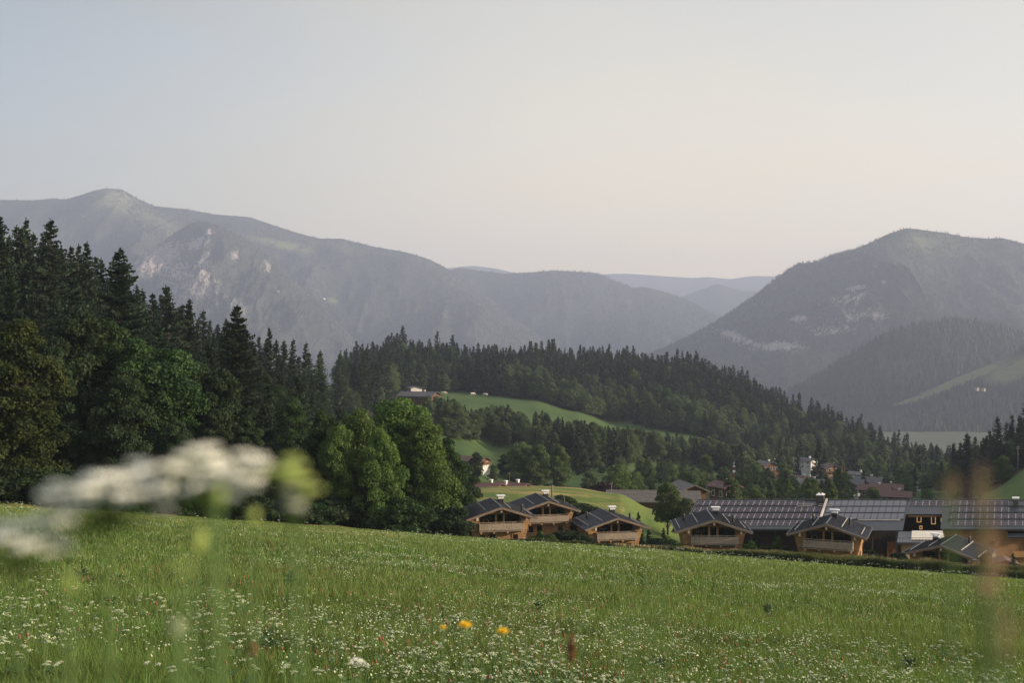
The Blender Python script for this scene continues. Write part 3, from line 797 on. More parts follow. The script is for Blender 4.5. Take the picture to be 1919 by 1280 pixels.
# leafy front of the left wood, along the top of the meadow
front = [
 # proto, px, ytop, Y, wide, label
 (BRD_Y[0], 40, 590, 140, 0.95, 'tall yellow-green leafy tree at the left edge above the meadow'),
 (BRD_D[1], -50, 640, 140, 1.0, 'dark leafy tree cut off by the left edge of the photo'),
 (BRD_D[0], 150, 575, 152, 0.85, 'dark tall leafy tree right of the yellow-green one'),
 (SPR[2], 128, 520, 178, 1.3, 'shaded spruce showing above the front leafy trees at the far left'),
 (BIGSPR, 22, 500, 172, 0.9, 'broad spruce above the yellow-green leafy tree'),
 (BIGSPR, 300, 590, 190, 0.85, 'broad spruce in the shade between the two broadest spruces'),
 (SPR[2], 395, 640, 182, 1.4, 'wide shaded spruce left of the broad drooping spruce'),
 (SPR[2], 560, 700, 215, 1.5, 'wide spruce above the shaded trees right of the drooping spruce'),
 (BRD_D[1], 108, 640, 146, 0.8, 'slender dark tree squeezed beside the yellow-green tree'),
 (BRD[1], 205, 600, 156, 0.8, 'leafy tree below the tallest broad spruce'),
 (BRD[0], 262, 625, 152, 0.85, 'round leafy tree with a bare stem showing below, left wood'),
 (BRD_D[0], 232, 690, 146, 0.8, 'low dark leafy tree in front of the tallest broad spruce'),
 (BRD[3], 320, 648, 154, 0.85, 'light green crown reaching right below the pointed spruce'),
 (BRD_D[1], 366, 668, 158, 0.9, 'dark narrow leafy tree below the narrow spruce'),
 (BRD_D[0], 420, 690, 158, 0.75, 'olive leafy tree in front of the broad drooping spruce'),
 (BRD_D[1], 398, 760, 150, 0.8, 'dull green tree behind the big white blurred flower'),
 (BRD_D[0], 330, 780, 146, 0.7, 'shaded low tree over the middle of the white blurred flower'),
 (SPR[0], 500, 700, 160, 0.85, 'shaded conifer right of the broad drooping spruce, down to the meadow'),
 (BRD_D[1], 462, 770, 152, 0.8, 'dark bushy tree above the right tip of the white blurred flower'),
 (BRD[0], 548, 742, 190, 0.85, 'leafy tree in the shade behind the front row, left of the pale crown'),
 (BRD_B[1], 634, 792, 153, 0.62, 'small bright crown in the middle of the leafy clump by the meadow'),
 (BRD_B[0], 712, 800, 153, 0.66, 'lower bright crown in front of the tallest bright leafy tree'),
 (BRD[0], 606, 764, 156, 0.70, 'pale grey-green crown at the left end of the bright clump'),
 (BRD_B[0], 672, 762, 158, 0.78, 'bright green leafy tree in the middle of the clump by the meadow'),
 (BRD_B[1], 745, 742, 164, 0.92, 'tallest bright leafy tree of the clump left of the chalets'),
 (BRD_B[0], 800, 778, 160, 0.75, 'bright leafy tree at the right shoulder of the clump'),
 (BRD[1], 838, 818, 172, 0.75, 'dark leafy tree closest to the leftmost chalet'),
 (BRD_D[0], 868, 862, 200, 0.95, 'low dark tree overhanging the leftmost chalet'),
 (BRD_D[1], 700, 860, 153, 0.8, 'shaded lower tree under the bright clump'),
 (BRD[2], 780, 850, 156, 0.8, 'slender leafy tree behind the thin bare trunk'),
 (BRD_D[0], 560, 850, 152, 0.7, 'dark low tree right of the blurred green bud'),
]
for pr, px, yt, Y, wd, lb in front:
    tree_px(pr, px, yt, Y, 'broadleaf_tree', lb, wide=wd) if pr not in SPR else tree_px(pr, px, yt, Y, 'spruce_tree', lb, wide=wd)
# low growth closing the edge of the wood
EDGE = [(p, float(np.interp(p, [-150, 0, 300, 600, 870], [122, 130, 141, 148, 155]))) for p in range(-160, 850, 17)]
for i, (p, Y) in enumerate(EDGE):
    Y += random.uniform(-1, 5)
    px = p+random.uniform(-8, 8)
    x = (px-960)/FPX*Y
    tree(random.choice([BUSH[0], BUSH[2], BUSH[2]]), x, Y, random.uniform(2.6, 5.5), 'shrub', 'dense green shrub at the wood edge where the meadow ends on the left', 'shrubs along the foot of the left wood', wide=random.uniform(0.9, 1.4), cat='shrub')
# trees in the fold behind the front row (columns 480-700) down to the farm on the hill
for i in range(70):
    px = random.uniform(480, 800); Yt = random.uniform(180, 560)
    if Yt > float(np.interp(px, [480, 640, 700, 760, 800], [300, 520, 560, 520, 420])): continue
    x = (px-960)/FPX*Yt
    con = random.random() < 0.55
    hh = random.uniform(9, 15) if con else random.uniform(8, 13)
    top = 640-(h1(x, Yt)+hh)/Yt*FPX
    if top < (float(np.interp(px, [480, 560, 640, 700, 760, 800], [690, 690, 695, 742, 752, 760]))): continue
    if con: tree(random.choice(YOUNG), x, Yt, hh, 'spruce_tree', 'young spruce on the slope between the left wood and the hill farm', 'young spruces below the hill farm', wide=1.1)
    else: tree(random.choice(BRD), x, Yt, hh, 'broadleaf_tree', 'leafy tree on the slope behind the bright clump of trees', 'leafy trees below the hill farm', wide=random.uniform(.9, 1.2))

# ---- middle-distance trees placed one by one
ones = [
 (ROUND[0], 978, 828, 432, 1.25, 'broadleaf_tree', 'big round dark tree, left one of the pair above the grassy knoll'),
 (ROUND[0], 1010, 833, 428, 0.9, 'broadleaf_tree', 'round dark crown in the middle above the grassy knoll'),
 (ROUND[0], 1048, 834, 430, 0.8, 'broadleaf_tree', 'oval dark tree at the right end of the pair above the knoll'),
 (BRD_D[0], 945, 850, 440, 1.0, 'broadleaf_tree', 'dull green tree right of the white farmhouse gable'),
 (BRD_D[0], 893, 846, 405, 0.9, 'broadleaf_tree', 'dark tree hiding the left side of the farmhouse with the white wall'),
 (BRD_L[0], 925, 868, 415, 0.9, 'broadleaf_tree', 'small tree hiding the right side of the white farmhouse'),
 (OPEN[1], 1105, 882, 400, 1.1, 'broadleaf_tree', 'small dark tree on the light meadow above the grassy knoll'),
 (OPEN[0], 1160, 868, 340, 1.2, 'broadleaf_tree', 'leaning open tree above the grey barn roof'),
 (OPEN[0], 1190, 882, 380, 1.3, 'broadleaf_tree', 'light leafy tree behind the grey barn roof'),
 (COPPER, 1135, 899, 330, 1.0, 'broadleaf_tree', 'low copper-coloured tree beside the grey barn roof'),
 (OPEN[0], 1252, 900, 216, 0.85, 'broadleaf_tree', 'open tree in front of the grey barn roof at the foot of the knoll'),
 (OPEN[1], 1285, 930, 212, 0.9, 'broadleaf_tree', 'small tree left of the solar roof at the foot of the knoll'),
 (OPEN[0], 1308, 883, 400, 1.2, 'broadleaf_tree', 'light round tree beside the little bell turret'),
 (OPEN[0], 1370, 892, 300, 0.85, 'broadleaf_tree', 'lone open-crowned tree behind the long solar roof'),
 (BRD_L[2], 1557, 897, 330, 0.85, 'broadleaf_tree', 'narrow green tree behind the dark block chimney'),
 (BRD_L[0], 1635, 908, 340, 1.0, 'broadleaf_tree', 'rounded tree in front of the village roofs'),
 (BRD_L[0], 1740, 912, 360, 1.1, 'broadleaf_tree', 'round tree at the right end of the village'),
 (YOUNG[0], 1484, 896, 350, 1.2, 'spruce_tree', 'dark conifer left of the narrow green tree'),
 (YOUNG[0], 1445, 905, 330, 1.2, 'spruce_tree', 'small conifer among the bushes behind the solar roof'),
 (BRD_L[0], 1415, 905, 330, 1.1, 'broadleaf_tree', 'light leafy tree behind the solar roof, left of the conifers'),
 (BRD_L[0], 1395, 912, 340, 1.1, 'broadleaf_tree', 'low rounded tree right of the lone open-crowned tree'),
 (BRD_L[0], 1515, 912, 330, 0.9, 'broadleaf_tree', 'low light tree between the conifer and the block chimney'),
 (BRD_B[0], 1880, 852, 352, 1.0, 'broadleaf_tree', 'bright round leafy tree at the right edge on the sunny bank'),
 (BRD_L[0], 1845, 872, 360, 0.9, 'broadleaf_tree', 'leafy tree left of the bright round one near the right edge'),
 (BRD_L[0], 1470, 862, 560, 1.0, 'broadleaf_tree', 'light round tree in front of the grey roofed house on the slope'),
 (BRD_L[0], 790, 0, 0, 0, None, None),
]
for pr, px, yt, Y, wd, nm, lb in ones[:-1]:
    tree_px(pr, px, yt, Y, nm, lb, wide=wd)
# bushes and small trees round the chalets
gardens = [
 (BUSH[0], 1060, 925, 214, 1.5, 'rounded shrub behind the rear chalet on the knoll foot'), (BUSH[2], 1095, 938, 205, 1.5, 'dark rounded shrub between the rear and third chalet'),
 (BUSH[2], 1112, 945, 204, 1.3, 'dark shrub touching the third chalet roof'), (BUSH[1], 1012, 994, 161, 0.9, 'fresh green bush in the garden right of the leftmost chalet'),
 (BUSH[1], 1034, 999, 160, 1.0, 'bright bush in the middle of the garden between two chalets'), (BUSH[0], 1022, 1000, 158, 1.1, 'low bush in front between the bright garden bushes'),
 (BUSH[1], 1086, 1014, 158, 0.6, 'small light shrub left of the third chalet'), (BUSH[0], 1075, 1008, 166, 1.2, 'hedge-like bush beside the third chalet'), (BUSH[2], 1046, 990, 175, 1.3, 'dark hedge bush below the balcony of the rear chalet'), (BUSH[2], 1064, 989, 175, 1.3, 'dark hedge bush in the middle under the rear chalet'), (BUSH[2], 1081, 991, 175, 1.2, 'dark hedge bush at the right under the rear chalet'),
 (YOUNG[0], 1197, 958, 190, 0.8, 'small dark conifer right of the third chalet'), (YOUNG[0], 1216, 990, 172, 1.0, 'low dark conifer in the gap between the third and fourth chalet'),
 (YOUNG[1], 1243, 987, 176, 1.0, 'slim young conifer left of the fourth chalet'), (BUSH[2], 1232, 1004, 170, 1.0, 'dark bush left of the fourth chalet'),
 (BUSH[0], 1260, 1006, 171, 1.2, 'dark bush touching the left wall of the fourth chalet'),
 (BUSH[1], 1408, 1012, 157, 1.0, 'fresh green bush right of the fourth chalet'), (YOUNG[1], 1420, 1000, 166, 0.9, 'slim shrub before the dark wall of the solar roofed barn'),
 (BUSH[0], 1440, 1018, 160, 1.2, 'leafy bush before the dark barn wall'), (BUSH[2], 1475, 1022, 158, 1.3, 'dark bush left of the fifth chalet'), (BUSH[1], 1458, 1002, 159, 0.4, 'thin upright sapling between the fourth and fifth chalet'),
 (BUSH[2], 1690, 1030, 157, 0.8, 'dull bush left of the lowest chalet'), (BUSH[0], 1846, 1030, 152, 0.5, 'thin sapling right of the lowest chalet'),
 (YOUNG[0], 1900, 1035, 160, 0.8, 'dark little conifer in front of the wooden hut at the right edge'),
 (BUSH[2], 1632, 1026, 165, 1.2, 'dull shrub beside the fifth chalet wall'),
]
for pr, px, yt, Y, wd, lb in gardens:
    tree_px(pr, px, yt, Y, 'shrub' if pr in BUSH else 'spruce_tree', lb, wide=wd, cat='shrub' if pr in BUSH else 'tree')
# ---------------------------------------------------------------- the wooded hill, valley trees
used = []
cell = {}
def free(x, y, d):
    cx, cy_ = int(x//10), int(y//10)
    for i in (-1, 0, 1):
        for j in (-1, 0, 1):
            for (a, b) in cell.get((cx+i, cy_+j), ()):
                if (a-x)**2+(b-y)**2 < d*d: return False
    cell.setdefault((cx, cy_), []).append((x, y)); return True
cand = []    # (screen size, kind, x, y, h, region)
YTOP = {'band': ([1000, 1045, 1130, 1200, 1300, 1400, 1470], [768, 783, 796, 806, 818, 835, 848]), 'clump': ([795, 850, 880, 940, 1000, 1040], [742, 748, 762, 756, 786, 798])}
def region(n, pxr, Yr, test, pcon, hs, hb, gap, reg):
    k = 0
    for _ in range(n*14):
        px = random.uniform(*pxr); Y = random.uniform(*Yr)
        if not test(px, Y): continue
        x = (px-960)/FPX*Y
        if reg in YTOP and (640-float(np.interp(px, *YTOP[reg]))-8)/FPX*Y-h1(x, Y) < 9.5: continue
        if not free(x, Y, gap): continue
        p = pcon(px, Y) if callable(pcon) else pcon
        con = random.random() < p
        h = random.uniform(*hs) if con else random.uniform(*hb)
        h *= 0.72+0.55*float(vnoise(np.array(x*0.06), np.array(Y*0.05)))
        if random.random() < 0.08: h *= 1.18
        if reg in YTOP:
            lim = float(np.interp(px, *YTOP[reg]))+random.uniform(-6, 8)
            h = min(h, (640-lim)/FPX*Y-h1(x, Y))
            if h < 9: continue
        cand.append((h/Y, 'c' if con else 'b', x, Y, h, reg)); k += 1
        if k >= n: break
HLO = lambda px: np.interp(px, [600, 700, 760, 860, 930, 990, 1030, 1100, 1160, 1230, 1300, 1380, 1450, 1530, 1600, 1700, 1760], [500, 600, 770, 845, 830, 815, 800, 795, 835, 805, 798, 795, 780, 785, 785, 790, 800])
def up(px, Y):        # share of conifers grows uphill
    return float(np.clip((Y-HLO(px))/150, 0.15, 0.90)) if px > 950 else 0.8
region(2300, (600, 1765), (560, 1150), lambda p, Y: bool(forest_mask(np.array(p), np.array(Y))), up, (16, 27), (12, 20), 5.6, 'hill')
def clump(p, Y):
    lo = np.interp(p, [800, 860, 900, 960, 1000, 1040], [520, 520, 530, 560, 590, 600]); hi = np.interp(p, [800, 860, 900, 960, 1000, 1040], [690, 680, 660, 670, 650, 650])
    return lo < Y < hi and not (p < 960 and Y < 560 and p > 890)
region(220, (795, 1040), (520, 690), clump, 0.35, (15, 20), (13, 17), 5.5, 'clump')
def band(p, Y):
    lo = np.interp(p, [1000, 1080, 1170, 1200, 1250, 1350, 1460], [480, 480, 520, 600, 640, 630, 640]); hi = np.interp(p, [1000, 1080, 1180, 1250, 1350, 1460], [650, 680, 710, 760, 790, 810])
    return lo < Y < hi and not (p < 1085 and Y < 540)
region(520, (1000, 1470), (480, 810), band, 0.4, (17, 26), (12, 18), 5.8, 'band')
region(50, (1080, 1330), (420, 520), lambda p, Y: p > 1200 or Y > 470, 0.2, (8, 12), (6, 11), 8, 'low')
region(75, (1290, 1600), (330, 520), lambda p, Y: True, 0.15, (8, 12), (6, 10), 8, 'low')
# between and round the village houses
region(120, (1370, 1800), (480, 780), lambda p, Y: not (1425 < p < 1700 and Y < 600 and random.random() < .8), 0.35, (13, 20), (8, 14), 9, 'village')
region(60, (1640, 1800), (620, 800), lambda p, Y: True, 0.55, (15, 24), (11, 16), 8, 'village')
region(42, (1690, 1800), (760, 930), lambda p, Y: p < 1790, 0.7, (15, 24), (12, 16), 8, 'gap')
def right(p, Y):
    lo = np.interp(p, [1785, 1850, 1930, 2300], [410, 385, 375, 380]); return lo < Y < 480
region(120, (1785, 2250), (370, 480), right, 0.75, (15, 21), (11, 14), 5.5, 'right')
cand.sort(key=lambda c: -c[0])
LBL = {
 ('hill', 'c'): [('dark spruce on the crest of the wooded hill', 'spruces along the crest of the wooded hill'), ('dark spruce on the face of the wooded hill', 'spruces on the face of the wooded hill')],
 ('hill', 'b'): [('leafy tree at the lower edge of the hill wood above the green strip', 'leafy trees at the foot of the hill wood'), ('leafy tree among the spruces on the wooded hill', 'leafy trees among the hill spruces')],
 ('clump', 'c'): [('spruce in the copse above the white gabled farmhouse', 'spruces of the copse')]*2,
 ('clump', 'b'): [('grey-green leafy tree in the copse above the white gabled farmhouse', 'leafy trees of the copse')]*2,
 ('band', 'c'): [('spruce in the tree belt below the long green hillside strip', 'spruces of the tree belt')]*2,
 ('band', 'b'): [('leafy tree in the belt below the long green hillside strip', 'leafy trees of the tree belt')]*2,
 ('low', 'c'): [('small conifer in the valley behind the solar roof', 'small valley conifers')]*2,
 ('low', 'b'): [('small leafy tree in the valley between knoll and solar roof', 'small valley trees')]*2,
 ('village', 'c'): [('conifer standing among the village houses', 'village conifers')]*2,
 ('village', 'b'): [('leafy garden tree among the village houses', 'village leafy trees')]*2,
 ('gap', 'c'): [('spruce at the low right end of the hill wood before the pale valley field', 'spruces at the right end of the hill wood')]*2,
 ('gap', 'b'): [('leafy tree at the low right end of the hill wood', 'leafy trees at the right end of the hill wood')]*2,
 ('right', 'c'): [('black-green spruce on the bank at the right edge of the photo', 'spruces on the right-hand bank')]*2,
 ('right', 'b'): [('leafy tree among the spruces at the right edge of the photo', 'leafy trees on the right-hand bank')]*2,
}
nc = nb_ = 0
rest_c, rest_b = [], []
LIM_C, LIM_B = 300-NL-26, 300-32
# trees on the skyline of the hill show whole, so they come first
for sz, k, x, y, h, reg in cand:
    px = x/y*FPX+960
    crest = reg == 'hill' and y > HLO(px)+170
    if (k == 'c' and nc < LIM_C) or (k == 'b' and nb_ < LIM_B):
        edge = (crest if k == 'c' else (y < HLO(px)+45))
        lb, gp = LBL[(reg, k)][0 if edge else 1]
        if k == 'c':
            nc += 1; tree(random.choice([SPR[0], SPR[1], SPR[3], SPR[4], SPR[2]]), x, y, h, 'spruce_tree', lb, gp, wide=random.uniform(1.1, 1.7))
        else:
            nb_ += 1; tree(random.choice(BRD_L if reg in ('low', 'village') else BRD_M+BRD_M+BRD[:1]), x, y, h, 'broadleaf_tree', lb, gp, wide=random.uniform(.8, 1.05))
    else:
        (rest_c if k == 'c' else rest_b).append((x, y, h))
# the rest of the wood reads as one mass: coarser copies of the same trees in one mesh
def thin(mesh, frac, grow, seed):
    n = len(mesh.vertices); a = np.empty(n*3, np.float32); mesh.vertices.foreach_get('co', a)
    q = a.reshape(-1, 4, 3)
    g = np.random.default_rng(seed)
    q = q[g.random(len(q)) < frac]
    c = q.mean(1, keepdims=True)
    return c+(q-c)*grow
def mass(name, items, protos, frac, grow, mat, label, wd_=1.0):
    vs = []
    qs = [thin(p[0], frac, grow, i) for i, p in enumerate(protos)]
    for i, (x, y, h) in enumerate(items):
        q = qs[i % len(qs)]; p = protos[i % len(qs)]
        t = random.random()*6.28; c, s_ = math.cos(t), math.sin(t); k = h/p[2]; kw = k*random.uniform(1.05, 1.6)*(wd_)
        v = q.reshape(-1, 3)
        vs.append(np.stack([(v[:, 0]*c-v[:, 1]*s_)*kw+x, (v[:, 0]*s_+v[:, 1]*c)*kw+y, v[:, 2]*k+h1(x, y)-0.2], -1))
    V_ = np.concatenate(vs)
    return tag(obj(name, npmesh(name, V_, np.arange(len(V_)).reshape(-1, 4), [mat])), label, 'woodland', kind='stuff')
print('trees', NL, nc, nb_, len(rest_c), len(rest_b))
mass('hill_woodland', rest_c, SPR[:2]+[SPR[3]], 0.16, 2.3, M_SPRUCE, 'dark spruce wood covering the hill behind the meadow strip')
mass('hill_woodland', rest_b, BRD, 0.09, 2.6, M_LEAF_M, 'leafy undergrowth and trees filling the hill wood', 0.75)
# ---------------------------------------------------------------- building materials
def wood_mat(name, dark, light, plank=0.0, axis='Z', rough=0.75, scale=1.0):
    s = N(name, rough, 0.2)
    vs = {'Z': (2.2, 2.2, 16), 'X': (14, 14, 1.2)}[axis]
    f = s.noise(1.0*scale, 5, 0.65, vscale=vs)
    c = s.ramp(f, [(0.3, dark), (0.7, light)])
    blot = s.noise(0.7, 4, 0.6)
    c = s.mix(s.rng(blot, 0.35, 0.7, 0, 0.45), c, tuple(v*0.55 for v in dark))
    if plank:
        cd = s.n('TexCoord'); sp = s.n('SeparateXYZ'); s.l(cd.outputs['Object'], sp.inputs[0])
        q = sp.outputs['Z'] if axis == 'Z' else s.math('ADD', sp.outputs['X'], sp.outputs['Y'])
        fr = s.math('FRACT', s.math('DIVIDE', q, plank))
        gap = s.math('LESS_THAN', fr, 0.12)
        c = s.mix(gap, c, tuple(v*0.3 for v in dark))
    s.col(c); return s.m
M_LARCH = wood_mat('larch_logs', (0.25, 0.140, 0.066), (0.50, 0.30, 0.150), plank=0.24)
M_LARCH_V = wood_mat('larch_boards', (0.31, 0.175, 0.075), (0.58, 0.36, 0.175), plank=0.2, axis='X')
M_GREYWOOD = wood_mat('silvered_boards', (0.30, 0.235, 0.18), (0.52, 0.43, 0.34), plank=0.19, axis='X')
M_VERGE = wood_mat('verge_board', (0.16, 0.115, 0.082), (0.31, 0.23, 0.165))
M_BEAM = wood_mat('beam_larch', (0.34, 0.17, 0.065), (0.58, 0.33, 0.15))
M_PALEEND = wood_mat('beam_end', (0.55, 0.45, 0.35), (0.7, 0.6, 0.48))
M_DARKWOOD = wood_mat('dark_stained_boards', (0.018, 0.013, 0.010), (0.045, 0.033, 0.025), plank=0.22, axis='X')
M_BROWNWOOD = wood_mat('old_brown_boards', (0.075, 0.035, 0.018), (0.19, 0.095, 0.05), plank=0.3, axis='X')
M_DOORWOOD = wood_mat('door_wood', (0.14, 0.055, 0.022), (0.26, 0.11, 0.045), plank=0.3, axis='X')
def roof_mat(name, a, b, rough=0.45, sc=0.6):
    s = N(name, rough, 0.5)
    c = s.ramp(s.noise(sc, 5, 0.6), [(0.3, a), (0.7, b)])
    s.col(c); return s.m
M_METAL = roof_mat('dark_seamed_metal', (0.024, 0.026, 0.034), (0.042, 0.045, 0.056), 0.42)
M_METAL2 = roof_mat('blue_black_metal', (0.012, 0.018, 0.026), (0.024, 0.032, 0.042), 0.4)
M_SEAM = roof_mat('roof_seam_metal', (0.02, 0.022, 0.03), (0.03, 0.033, 0.042), 0.4)
M_GUARD = roof_mat('snow_guard_metal', (0.36, 0.34, 0.31), (0.55, 0.52, 0.48), 0.4)
M_SHINGLE_G = roof_mat('grey_shingles', (0.07, 0.065, 0.06), (0.17, 0.155, 0.14), 0.9, 2.0)
M_SHINGLE_B = roof_mat('brown_shingles', (0.06, 0.035, 0.026), (0.13, 0.08, 0.06), 0.9, 2.0)
M_TILE_R = roof_mat('red_brown_tiles', (0.065, 0.030, 0.024), (0.13, 0.058, 0.046), 0.8, 2.0)
M_ROOF_D = roof_mat('slate_grey_roof', (0.04, 0.038, 0.042), (0.085, 0.08, 0.085), 0.7, 1.5)
M_PLASTER = roof_mat('white_plaster', (0.42, 0.41, 0.40), (0.62, 0.61, 0.59), 0.9, 0.8)
M_BEIGE = roof_mat('beige_plaster', (0.34, 0.25, 0.19), (0.44, 0.33, 0.25), 0.9, 0.8)
M_WHITE = roof_mat('white_sheet_metal', (0.62, 0.62, 0.64), (0.8, 0.8, 0.82), 0.5)
M_CANVAS = roof_mat('cream_membrane', (0.50, 0.46, 0.38), (0.64, 0.60, 0.50), 0.8, 0.9)
M_BLACK = roof_mat('black_metal', (0.010, 0.010, 0.012), (0.02, 0.02, 0.022), 0.5)
s = N('window_glass', 0.08, 0.6); s.col((0.012, 0.016, 0.018)); M_GLASS = s.m
s = N('pv_glass', 0.25, 0.12)
cd = s.n('TexCoord'); sp = s.n('SeparateXYZ'); s.l(cd.outputs['Object'], sp.inputs[0])
gx = s.math('LESS_THAN', s.math('FRACT', s.math('DIVIDE', sp.outputs['X'], 0.165)), 0.10)
c = s.ramp(s.noise(0.8, 3), [(0.3, (0.020, 0.015, 0.024)), (0.7, (0.034, 0.026, 0.036))])
s.col(s.mix(gx, c, (0.085, 0.078, 0.09))); M_PV = s.m
s = N('collector_glass', 0.3, 0.6); s.col(s.ramp(s.noise(0.5, 3), [(0.3, (0.050, 0.055, 0.075)), (0.7, (0.085, 0.09, 0.115))])); M_COLL = s.m
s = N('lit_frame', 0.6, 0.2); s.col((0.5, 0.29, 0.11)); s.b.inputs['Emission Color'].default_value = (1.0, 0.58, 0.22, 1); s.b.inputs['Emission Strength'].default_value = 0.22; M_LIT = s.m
s = N('fence_grey', 0.9, 0.1); s.col(s.ramp(s.noise(2, 4, vscale=(8, 8, 1)), [(0.3, (0.09, 0.08, 0.075)), (0.7, (0.2, 0.18, 0.165))])); M_FENCE = s.m
s = N('pale_gravel', 0.95, 0.1); s.col(s.ramp(s.noise(3, 4), [(0.3, (0.3, 0.29, 0.28)), (0.7, (0.42, 0.4, 0.38))])); M_GRAVEL = s.m

# ---------------------------------------------------------------- the larch chalets
def roof_plane(x0, x1, y0, y1, zr, slope):
    """points of one pitched plane between the ridge x0 and the eave x1"""
    return [(x0, y0, zr), (x1, y0, zr-slope*abs(x1-x0)), (x1, y1, zr-slope*abs(x1-x0)), (x0, y1, zr)]
def chalet(px, py_, Y, rz_deg, label, vents=(), guards=((-1, 2.3), (-1, 4.35), (1, 2.3), (1, 4.35)), scale=1.0, chim=1.1, bright=False, has_view=True):
    rz = R(rz_deg); SL = 0.322; ZR = 6.45; HWd = 5.3; Y0, Y1 = -1.7, 8.6
    A = P(px, py_, Y)
    org = A - Matrix.Rotation(rz, 3, 'Z') @ Vector((0, Y0, ZR))*scale
    e = empty('chalet', org, rz, scale)
    tag(e, label, 'chalet', 'larch chalets with dark metal roofs')
    # lower storey of logs
    b = MB(); b.box(-3.95, 3.95, 0.25, 7.6, -3.2, 2.75); b.build('lower_wall', M_LARCH, e)
    # upper storey with flaring sides
    b = MB()
    zt = lambda x: ZR-0.30-SL*abs(x)
    b.prism([(-4.05, 2.75), (4.05, 2.75), (4.62, zt(4.62)-0.02), (0, zt(0)), (-4.62, zt(4.62)-0.02)], 1.35, 7.8)
    for sgn, xi in ((-1, 2.95), (1, 3.1)):
        b.prism([(sgn*xi, 2.75), (sgn*4.05, 2.75), (sgn*4.62, zt(4.62)-0.02), (sgn*xi, zt(xi))], 0.0, 1.35)
    # gable infill above the loggia
    b.prism([(-2.95, 5.02), (3.1, 5.02), (3.1, zt(3.1)), (0, zt(0)), (-2.95, zt(2.95))], 0.95, 1.35)
    b.build('upper_wall', M_LARCH_V, e)
    # loggia floor and glazing
    g_ = MB(); g_.box(-2.93, 3.08, 1.24, 1.30, 2.85, 5.0, 0)
    for x in (-2.2, -0.15, 2.1): g_.box(x-0.03, x+0.03, 1.18, 1.24, 2.85, 5.0, 1)
    g_.box(-2.93, 3.08, 1.18, 1.24, 4.93, 5.0, 1)
    g_.build('glazing', [M_GLASS, M_BLACK], e)
    if has_view:
        w_ = MB()
        for (a, b_, c_, d_) in ((-2.35, -1.5, 4.28, 4.36), (-2.35, -1.5, 3.5, 3.58), (-2.35, -2.27, 3.58, 4.28), (-1.58, -1.5, 3.58, 4.28)):
            w_.box(a, b_, 1.12, 1.175, c_, d_)
        w_.build('window_frame', M_BEAM, e)
    for x in (-0.55, 0.62):
        MB().box(x-0.13, x+0.13, 0.15, 0.42, 2.88, 5.2).build('post', M_BEAM, e)
    MB().box(-2.93, 3.08, 0.15, 0.42, 5.22, 5.42).build('lintel_beam', M_BEAM, e)
    # balcony: plank front with a top rail, on beam ends
    bal = MB().box(-3.2, 3.45, -1.0, 1.17, 2.78, 2.86).build('balcony', M_GREYWOOD, e)
    r_ = MB()
    n = 35
    for i in range(n):
        x = -3.2+6.65*i/n
        r_.box(x+0.012, x+6.65/n-0.012, -1.06, -1.02, 2.98, 3.98)
        if i % 6 == 3: pass
    r_.box(-3.2, 3.45, -1.02, -0.96, 3.06, 3.16); r_.box(-3.2, 3.45, -1.02, -0.96, 3.74, 3.84)
    for xs in (-3.2, 3.41):
        for k in range(5):
            r_.box(xs, xs+0.04, -0.98+k*0.2, -0.81+k*0.2, 2.98, 3.98)
    r_.build('balcony_railing', M_GREYWOOD, bal)
    h_ = MB(); h_.box(-3.25, 3.5, -1.09, -0.97, 4.12, 4.19)
    for x in (-3.2, -1.55, 0.1, 1.75, 3.4): h_.box(x, x+0.06, -1.06, -1.0, 3.98, 4.12)
    h_.build('handrail', M_GREYWOOD, bal)
    b = MB()
    for x in (-2.9, -1.0, 1.0, 3.1): b.box(x-0.11, x+0.11, -1.0, 1.1, 2.5, 2.77)
    b.build('balcony_beams', M_BEAM, e)
    # ground floor windows
    for (x0, x1, z0, z1) in ((-2.95, -2.1, 1.15, 2.15), (-1.55, -0.65, 0.2, 2.3), (1.95, 2.75, 1.2, 2.15)):
        f_ = MB()
        for q in ((x0-.09, x1+.09, z1, z1+.09), (x0-.09, x1+.09, z0-.09, z0), (x0-.09, x0, z0, z1), (x1, x1+.09, z0, z1)):
            f_.box(q[0], q[1], 0.17, 0.245, q[2], q[3])
        wnd = f_.build('window', M_BEAM, e)
        MB().box(x0, x1, 0.19, 0.22, z0, z1).build('pane', M_GLASS, wnd)
    # one window in each side wall
    for sx in (-1, 1):
        f_ = MB(); x0 = 3.97 if sx > 0 else -4.03
        f_.box(x0, x0+.06, 3.2, 4.3, 1.0, 2.2, 0); wnd = f_.build('side_window', M_BEAM, e)
        x1 = 4.035 if sx > 0 else -4.05
        MB().box(x1, x1+.015, 3.3, 4.2, 1.1, 2.1).build('pane', M_GLASS, wnd)
    # roof
    rf = MB()
    for sgn in (-1, 1):
        q = roof_plane(0, sgn*HWd, Y0+.06, Y1, ZR, SL)
        rf.slab(q if sgn > 0 else [q[0], q[3], q[2], q[1]], 0.10, 0)
        nrb = 23
        for i in range(1, nrb):
            y = Y0+.06+(Y1-Y0)*i/nrb
            rf.beam((sgn*0.02, y, ZR+0.022), (sgn*(HWd-0.01), y, ZR+0.022-SL*HWd), 0.035, 0.045, 1)
    roof = rf.build('roof', [M_METAL, M_SEAM], e)
    # soffit boards and verge boards
    sf = MB()
    for sgn in (-1, 1):
        q = roof_plane(0, sgn*(HWd-0.06), Y0+.1, Y1-.05, ZR-0.115, SL)
        sf.slab(q if sgn > 0 else [q[0], q[3], q[2], q[1]], 0.14)
    sf.build('soffit', M_VERGE, e)
